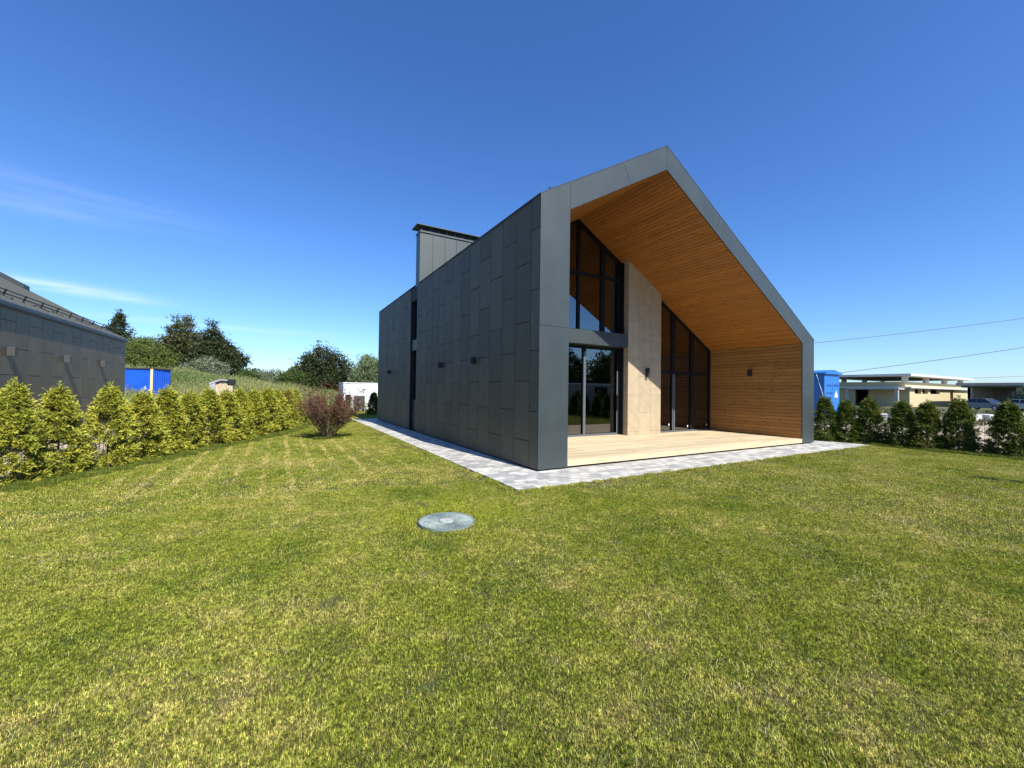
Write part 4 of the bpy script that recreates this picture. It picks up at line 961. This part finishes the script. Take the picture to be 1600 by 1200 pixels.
# ================================================================ FENCES
def mesh_fence(name, label, pts, H_, m, dx, zs, wr, posts=2.5, pr=.025):
    root = empty(name, (pts[0][0], pts[0][1], 0), label, 'fence'); w = MB(); tot_ = 0; pm_ = []
    for p, q in zip(pts[:-1], pts[1:]):
        p = Vector((*p, 0)); q = Vector((*q, 0)); L_ = (q-p).length; d = (q-p)/L_
        for z in zs: w.bar(p+Vector((0,0,z)), q+Vector((0,0,z)), wr)
        for k in range(int(L_/dx)): c = p+d*(k+.5)*dx; w.bar(c+Vector((0,0,.03)), c+Vector((0,0,H_)), wr)
        for k in range(max(1, int(round(L_/posts)))): pm_.append(p+d*(L_*k/max(1, round(L_/posts))))
    w.build('mesh_panel', m, root)
    for c in pm_: MB().box(c.x-pr, c.x+pr, c.y-pr, c.y+pr, 0, H_+.06).build('post', m, root)
mesh_fence('mesh_fence', 'dark mesh fence between the golden hedge and the neighbouring house', [(-8.95,.5), (-8.95,3.2), (-8.3,4.6), (-7.6,6.1), (-6.2,8.6), (-4.9,12.4), (-4.6,17)], 1.12, M['wire'], .10, (.06,.30,.55,.80,1.04,1.11), .008)
mesh_fence('wire_fence', 'rusty wire mesh fence behind the right hedge', [(13.05,-9), (13.05,-5.5), (13.0,-2.5), (12.9,1.5), (12.8,5)], .98, M['rustwire'], .09, [.06+.09*k for k in range(11)], .006)

# ================================================================ THINGS ON THE LAWN
mh = empty('manhole_cover', (MAN[0], MAN[1], 0), 'round ribbed grey green manhole cover set in the lawn', 'manhole cover')
M['manhole'] = mat('weathered_plastic', (.17,.215,.20), .6, var=.16, scale=14)
M['manhole_pale'] = mat('worn_plastic', (.30,.35,.33), .6, var=.35, scale=20)
M['boss'] = mat('worn_boss', (.40,.42,.38), .6, var=.3, scale=30)
R0 = .335; mb = MB(); nn_ = 48
mb.prism([(MAN[0]+R0*math.cos(2*PI*i/nn_), MAN[1]+R0*math.sin(2*PI*i/nn_)) for i in range(nn_)], 'Z', .002, .022)
mb.build('cover_plate', M['manhole'], mh, bevel=.006)
mb = MB()
for i in range(60):
    a = 2*PI*i/60; r0 = .11 if i % 2 else .20; mb.bar((MAN[0]+r0*math.cos(a), MAN[1]+r0*math.sin(a), .025), (MAN[0]+.318*math.cos(a), MAN[1]+.318*math.sin(a), .025), .007, .010)
mb.build('rib', M['manhole_pale'], mh)['kind'] = 'stuff'
for r0, r1, z in ((.0, .085, .031), (.318, .334, .030)):
    mb = MB()
    if r0 == 0: mb.prism([(MAN[0]+r1*math.cos(2*PI*i/32), MAN[1]+r1*math.sin(2*PI*i/32)) for i in range(32)], 'Z', .0225, z)
    else:
        for i in range(48):
            a, b_ = 2*PI*i/48, 2*PI*(i+1)/48
            mb.prism([(MAN[0]+r*math.cos(t_), MAN[1]+r*math.sin(t_)) for r, t_ in ((r0, a), (r1, a), (r1, b_), (r0, b_))], 'Z', .0225, z)
    mb.build('centre_boss' if r0 == 0 else 'rim', M['boss'] if r0 == 0 else M['manhole'], mh)

# sapling out of the picture on the right whose shadow falls on the lawn
sp_ = tree('young_tree', 'slim young tree on the lawn beyond the right edge of the photo', (7.9, -6.75, 0), 2.8, [(0,0,2.25,.10,.10,.5), (-.06,.0,2.5,.10,.08,.25)], 1.4, G_mid, leaf=.06, n=500, seed=30, limb=5, tr=.022, csz=.12)

# ================================================================ BEHIND THE HOUSE
wc = empty('white_cabin', (3, 25.6, 0), 'low white panel cabin behind the far corner of the house', 'cabin')
MB().box(-.35, 7.6, 24.5, 26.8, .0, 1.96).build('cabin_body', M['white'], wc, bevel=.02)
MB().box(-.39, 7.64, 24.46, 26.84, 1.962, 2.02).build('roof', M['white'], wc)
MB().box(.2, 1.28, 24.485, 24.497, 1.55, 1.57).build('panel_seam', M['grey_plastic'], wc)
MB().box(1.27, 1.29, 24.485, 24.497, 1.0, 1.55).build('panel_seam', M['grey_plastic'], wc)
MB().box(-.2, .15, 24.44, 24.5, .05, 1.15).build('door', M['frame'], wc)
ac = empty('air_conditioner', (.53, 23, 0), 'grey outdoor fan unit standing in front of the white cabin', 'air conditioner')
MB().box(.20, .86, 23.0, 23.38, .12, 1.09).build('casing', M['lamp_sunlit_grey'], ac, bevel=.015)
MB().disc_y((.53,.66), .27, 22.97, 22.999, 28).build('fan_opening', M['black'], ac)
mb = MB()
for rr in (.09, .16, .23):
    mb.tube([(.53+rr*math.cos(2*PI*i/24), 22.955, .66+rr*math.sin(2*PI*i/24)) for i in range(25)], .008, 4, cap=False)
for i in range(8): a = PI*i/8; mb.bar((.53-.26*math.cos(a), 22.955, .66-.26*math.sin(a)), (.53+.26*math.cos(a), 22.955, .66+.26*math.sin(a)), .008)
mb.build('fan_grille', M['grey_plastic'], ac); MB().disc_y((.53,.66), .06, 22.94, 22.95, 16).build('fan_hub', M['hub'], ac)
for x in (.24, .80): MB().box(x-.03, x+.03, 23.04, 23.34, 0, .118).build('foot', M['frame'], ac)
# blue hut
bh = empty('blue_hut', (-13, 33.4, g_(-13, 32)), 'bright blue sheet metal hut with yellow corner trim behind the left hedge', 'hut')
P0, P1, P2 = Vector((-14.6, 33.5)), Vector((-12.35, 32.15)), Vector((-11.62, 34.0))
P3 = P0+(P2-P1); zb, zt_ = -.1, 2.82
def wall_quad(mb, a, b_, z0, z1, th=.06):
    d = (b_-a).normalized(); nrm = Vector((d.y, -d.x)); q = a-nrm*th; w_ = b_-nrm*th
    mb.prism([tuple(a), tuple(b_), tuple(w_), tuple(q)], 'Z', z0, z1)
mb = MB().prism([tuple(P0), tuple(P1), tuple(P2), tuple(P3)], 'Z', zb, zt_)
for a, b_ in ((P0, P1), (P1, P2)):        # pressed ribs
    L_ = (b_-a).length; d = (b_-a)/L_; nrm = Vector((d.y, -d.x))
    for k in range(int(L_/.19)):
        c = a+d*(k+.5)*.19; mb.prism([tuple(c-d*.03), tuple(c+d*.03), tuple(c+d*.02+nrm*.02), tuple(c-d*.02+nrm*.02)], 'Z', zb, zt_-.06)
mb.build('hut_wall', M['blue'], bh)
mb = MB().prism([tuple(p) for p in (P0+Vector((-.1,-.02)), P1+Vector((0,-.12)), P2+Vector((.12,0)), P3+Vector((0,.1)))], 'Z', zt_+.002, zt_+.07); mb.build('roof', M['rust'], bh)
MB().box(P1.x-.07, P1.x+.07, P1.y-.08, P1.y+.04, zb, zt_).build('corner_trim', M['yellow_trim'], bh)
def text_mesh(s, size, name, m, parent, mw):
    cu = bpy.data.curves.new('t', 'FONT'); cu.body = s; cu.size = size; cu.extrude = .004; to = bpy.data.objects.new('t', cu); COL.objects.link(to)
    bpy.context.view_layer.update(); me = bpy.data.meshes.new_from_object(to.evaluated_get(bpy.context.evaluated_depsgraph_get())); bpy.data.objects.remove(to)
    me.materials.clear(); me.materials.append(m); o_ = bpy.data.objects.new(name, me); COL.objects.link(o_); o_.parent = parent
    bpy.context.view_layer.update(); o_.matrix_world = mw; return o_
d = (P1-P0).normalized(); ang = math.atan2(d.y, d.x); q = P0+d*((P1-P0).length-.55)+Vector((d.y, -d.x))*.03
text_mesh('6', .42, 'number', M['white'], bh, Matrix.Translation((q.x, q.y, 1.30)) @ Matrix.Rotation(ang, 4, 'Z') @ Matrix.Rotation(PI/2, 4, 'X'))
# leaning wooden stump-like crate on the bank
ck = empty('wooden_crate', (-7.9, 29.9, g_(-7.9, 29.9)), 'weathered upright plank crate with grey tarp on the weedy bank', 'crate')
mb = MB()
for k in range(8): x = -8.3+k*.13; mb.box(x, x+.12, 29.6+.02*(k % 2), 29.64+.02*(k % 2), .3, 2.02+.05*random.random())
mb.box(-8.28, -7.28, 29.7, 30.5, .3, 1.98); mb.build('plank_box', M['oldwood'], ck)
mb = MB().prism([(-8.65,1.75), (-8.3,1.9), (-8.28,1.2), (-8.5,1.1)], 'Y', 29.45, 29.62).prism([(-8.7,1.85), (-8.0,2.15), (-7.5,2.08), (-7.6,2.02), (-8.0,2.03), (-8.62,1.75)], 'Y', 29.42, 30.5); mb.build('tarp', M['tarp'], ck)
MB().box(-7.6, -7.15, 29.55, 30.4, 1.72, 2.16).build('black_cover', M['black'], ck, bevel=.05)

# ================================================================ RIGHT SIDE
tx, ty = 18.72, 3.03
tr_ = empty('transformer_cabinet', (tx+.7, ty+.9, 0), 'tall blue electrical cabinet with peaked lid beside the right pillar of the house', 'electrical cabinet')
MB().box(tx, tx+1.55, ty, ty+2.2, .5, 2.62).build('cabinet_body', M['blue_light'], tr_, bevel=.01)
mb = MB().prism([(tx-.10, 2.62), (tx+1.65, 2.62), (tx+1.65, 2.68), (tx+.78, 2.84), (tx-.10, 2.68)], 'Y', ty-.1, ty+2.3); mb.build('lid', M['blue_light'], tr_)
MB().box(tx+.1, tx+1.45, ty+.1, ty+2.1, 0, .5).build('base', M['concrete'], tr_)
mb = MB()      # small dark lettering, too small in the photo to read: rows of strokes
random.seed(4)
def strokes(x0, x1, z, h):
    x = x0
    while x < x1: w_ = random.uniform(.03, .075); mb.box(x, x+w_*.8, ty-.008, ty-.001, z, z+h*random.uniform(.6, 1)); x += w_+.03
for (x0, x1, z, h) in ((.25,.68,2.02,.11), (.95,1.4,2.02,.12), (.15,.85,1.66,.07), (.12,.62,1.42,.11), (.12,.85,1.20,.09), (.20,.7,1.0,.07)): strokes(tx+x0, tx+x1, z, h)
mb.box(tx+.80, tx+.815, ty-.008, ty-.001, 1.85, 2.2); mb.build('lettering', M['text'], tr_)
MB().prism([(tx+1.02,1.48), (tx+1.38,1.48), (tx+1.20,1.82)], 'Y', ty-.009, ty-.001).build('warning_triangle', M['white'], tr_)
random.seed(21)
def cable(label, pts, r=.012, sag=0.0, n=14):
    a, b_ = Vector(pts[0]), Vector(pts[1]); P = []
    for i in range(n+1): t_ = i/n; p = a.lerp(b_, t_); p.z -= sag*4*t_*(1-t_); P.append(p)
    o_ = MB().tube(P, r, 5).build('power_cable', M['wire']); tag(o_, label, 'cable', 'overhead cables crossing the sky on the right')
def ext(p, q, k0, k1):
    p, q = Vector(p), Vector(q); return (p+(p-q)*k0, q+(q-p)*k1)
cable('upper overhead cable, highest in the sky right of the house', ext((40.95,13.26,7.01), (58.68,3.04,9.79), .6, .8), .022, .5)
cable('lower overhead cable rising from the blue cabinet to the right edge', ext((42.53,12.41,4.1), (58.74,3.06,6.92), .9, .8), .028, .5)
cable('faint far overhead cable just above the low buildings', ext((108.5,20.7,5.02), (122.0,12.9,5.86), .3, .8), .03, .1)
o_ = MB().tube([(18.55,3.3,2.6), (18.3,3.0,1.9), (18.45,2.9,1.3), (18.6,2.95,1.0)], .02, 6).build('hanging_cable', mat('pale_cable', (.45,.47,.50), .6)); tag(o_, 'pale loose cable hanging down the dark side of the blue cabinet', 'cable')
# unfinished low buildings far off
ub = empty('unfinished_building', (92, 24, 0), 'unfinished yellow brick building with open concrete upper frame', 'building')
bx, by, ex, ey = 75.8, 16.3, 116, 30
mb = MB().box(bx, bx+.4, by+.4, by+4.8, 0, 2.75).box(bx, bx+.4, by+6.5, ey, 0, 2.75).box(ex-.4, ex, by+.4, ey, 0, 2.75).box(bx, ex, ey, ey+.4, 0, 2.75)
wn = [(77.8,80.4), (80.9,83.2), (84.2,88.4)]; xx = bx
for a, b_ in wn: mb.box(xx, a, by, by+.4, 0, 2.75); mb.box(a, b_, by, by+.4, 0, 1.95); mb.box(a, b_, by, by+.4, 2.62, 2.75); xx = b_
mb.box(xx, 93.5, by, by+.4, 0, 2.75).box(95.0, ex, by, by+.4, 0, 2.75).box(93.5, 95.0, by, by+.4, 0, .9)
mb.build('brick_wall', M['yellow_brick'], ub)
mb = MB().box(bx-1.2, ex+.5, by-.5, ey+.8, 2.752, 2.94)
slab = mb.build('roof_slab', M['concrete_white'], ub)
MB().box(bx+.3, bx+26, by+.6, ey-2, 2.942, 3.70).build('parapet', M['yellow_brick'], ub)
for x in (bx, bx+8.5, bx+17, bx+25.4):
    for y in (by+.3, ey-2.6): MB().box(x, x+.6, y, y+.6, 3.702, 4.5).build('concrete_post', M['concrete_white'], ub)
mb = MB().box(bx-1.6, bx+28, by-.6, ey-1, 4.502, 4.82); mb.build('top_slab', M['concrete_white'], ub)
mb = MB().box(bx-3.4, bx-.0, by+.2, by+6.6, 2.5, 2.74).box(bx-3.3, bx-2.9, by+.3, by+.7, 0, 2.49).box(bx-3.3, bx-2.9, by+6.1, by+6.5, 0, 2.49); mb.build('porch', M['concrete'], ub)
ob = empty('open_shed', (99, 9, 0), 'low flat roofed shed with dark open front at the right edge', 'building')
mb = MB().box(86, 87, 12.4, 12.7, 0, 3.1).box(86, 86.4, 4, 12.4, 0, .2).box(98, 98.4, 2, 12.7, 0, 3.1).box(86, 98, 12.4, 12.7, 0, 3.1); mb.build('shed_wall', M['concrete'], ob)
MB().box(84.5, 99, .5, 13.6, 3.25, 3.65).build('roof_slab', M['concrete'], ob); MB().box(85.2, 98.5, 1, 13.2, 3.0, 3.248).build('roof_beam', mat('green_grey_beam', (.10,.13,.12), .8), ob)
for y in (3.2, 7.6, 12.2): MB().box(86.0, 86.4, y, y+.4, .2, 2.99).build('post', M['concrete'], ob)
# cars
def car(label, loc, rz, paint, sc=1.0):
    root = empty('parked_car', loc, label, 'car', None, rz); w = .82
    prof = [(-2.1,.32), (-2.12,.72), (-2.05,.86), (-1.35,.90), (1.05,.86), (1.85,.74), (2.08,.62), (2.1,.32)]
    b_ = MB(); n0 = len(prof)
    for yy, k in ((-w, .97), (-w*.93, 1), (w*.93, 1), (w, .97)):
        for (x, z) in prof: b_.v.append((x*k, yy, .32+(z-.32)*k))
    for r0 in range(3):
        for i in range(n0): j = (i+1) % n0; b_.f.append([r0*n0+i, r0*n0+j, (r0+1)*n0+j, (r0+1)*n0+i])
    b_.f.append(list(range(n0))); b_.f.append([3*n0+i for i in range(n0)][::-1])
    body = b_.build('car_body', paint, root, local=True, bevel=.03)
    g = MB(); cab = [(-1.75,.88), (-1.2,1.33), (.25,1.36), (1.0,.86)]; k = 4
    for yy, sh in ((-w*.92, 1), (-w*.74, .0), (w*.74, .0), (w*.92, 1)): pass
    g.v += [(-1.78,-.75,.87), (1.02,-.75,.85), (.28,-.60,1.33), (-1.18,-.60,1.30), (-1.78,.75,.87), (1.02,.75,.85), (.28,.60,1.33), (-1.18,.60,1.30)]
    g.f += [[0,1,2,3], [4,7,6,5], [1,5,6,2], [0,3,7,4], [3,2,6,7]]; g.build('windows', M['carglass'], root, local=True)
    r = MB().box(-1.2, .28, -.60, .60, 1.302, 1.365); r.v = [(x, y, z+(.012 if x > 0 and z > 1.34 else 0)) for x, y, z in r.v]
    for s_ in (-1, 1):
        for p, q in (((.28,s_*.605,1.335), (1.03,s_*.765,.86)), ((-1.18,s_*.605,1.31), (-1.79,s_*.765,.88)), ((-.45,s_*.61,1.33), (-.45,s_*.765,.88))): r.bar(p, q, .05)
    r.build('car_roof', paint, root, local=True)
    for x in (-1.32, 1.28):
        for s_ in (-1, 1):
            t = MB().disc_y((x,.30), .30, s_*.66-.09, s_*.66+.11 if s_ > 0 else s_*.66+.09, 20); t = MB().disc_y((x,.30), .30, s_*.74-.09, s_*.74+.09, 20); wo = t.build('wheel', M['tyre'], root, local=True)
            MB().disc_y((x,.30), .17, s_*.74-.10, s_*.74+.10, 16).build('hubcap', M['hub'], wo, local=True)
    for s_ in (-1, 1): MB().box(1.98, 2.10, s_*.62-.14, s_*.62+.14, .55, .67).build('headlight', M['white'], root, local=True)
    MB().box(2.06, 2.16, -.8, .8, .34, .46).box(-2.16, -2.06, -.8, .8, .36, .48).build('bumper', M['tyre'], root, local=True)
    return root
p = at(1541, 637, 50); car('grey hatchback car parked in front of the unfinished building', (p.x, p.y, .03), math.atan2(-.93, -.36), M['car_paint'])
p = at(1610, 640, 46); car('pale car partly seen at the right edge behind the hedge', (p.x, p.y, .03), math.atan2(-.9, -.4), mat('pale_car_paint', (.42,.45,.45), .35))
p = at(1604, 600, 48); z0 = 0
tree('spruce_tree', 'blue green spruce at the right edge beside the open shed', (p.x, p.y, 0), 3.4, [(0,0,2.6,.35,.35,.7), (0,0,1.8,.9,.9,.5), (0,0,1.1,1.4,1.4,.5), (0,0,.6,1.6,1.6,.4)], .6, G_spruce, leaf=.2, n=7000, seed=31, spiky=.3, csz=.4)
# concrete slabs lying beyond the fence
for i, (px, py, t_, L_, rz, lab) in enumerate(((1545, 657, 26, 2.2, .6, 'large pale concrete slab lying beyond the right fence below the grey car'), (1512, 661, 25, 1.2, .9, 'smaller tilted concrete slab left of the large one'), (1385, 662, 24, 1.6, .3, 'white concrete block among rubble seen between the third and fourth green conifers'), (1590, 655, 27, 1.8, .6, 'concrete slab at the right edge behind the last conifer'))):
    p = at(px, py, t_); e = empty('concrete_slab', (p.x, p.y, float(height(p.x, p.y))+.12), lab, 'concrete slab', 'concrete slabs beyond the fence', rz)
    mb = MB().box(-L_/2, L_/2, -.4, .4, 0, .2).box(-L_/2+.1, L_/2-.2, -.35, .42, .202, .38)
    mb.build('slab', M['concrete_white'], e, local=True, bevel=.03); MB().box(-L_/2+.2, -L_/2+.35, -.3, .3, -.12, -.001).box(L_/2-.35, L_/2-.2, -.3, .3, -.12, -.001).build('support', M['oldwood'], e, local=True)

# ================================================================ BEHIND THE PHOTOGRAPHER (mirrored in the glass)
sw = empty('boundary_wall', (0, -13, 0), 'long pale boundary wall with white coping behind the photographer', 'wall')
MB().box(-14, 44, -13.2, -13.0, 0, 2.2).build('wall_panel', M['greywall'], sw); MB().box(-14.05, 44.05, -13.25, -12.95, 2.202, 2.28).build('coping', M['white'], sw)
MB().box(18.8, 20.2, -12.99, -12.96, 0, 2.0).build('gate', M['frame'], sw)
for i in range(16):
    x = 8+i*2.5+random.uniform(-.6, .6); y = -19-random.uniform(0, 5); Hh = random.uniform(5.4, 6.6)
    tree('dark_tree', 'dark tree beyond the pale boundary wall, %s from the west' % ordw[i], (x, y, 0), Hh, [(0,0,Hh*.6,1.7,1.4,Hh*.36), (.9,0,Hh*.42,1.4,1.2,Hh*.34), (-.9,0,Hh*.40,1.4,1.2,Hh*.34)], Hh*.3, (G_dark, G_mid)[i % 2], leaf=.30, n=10000, seed=60+i, group='dark trees behind the south wall')
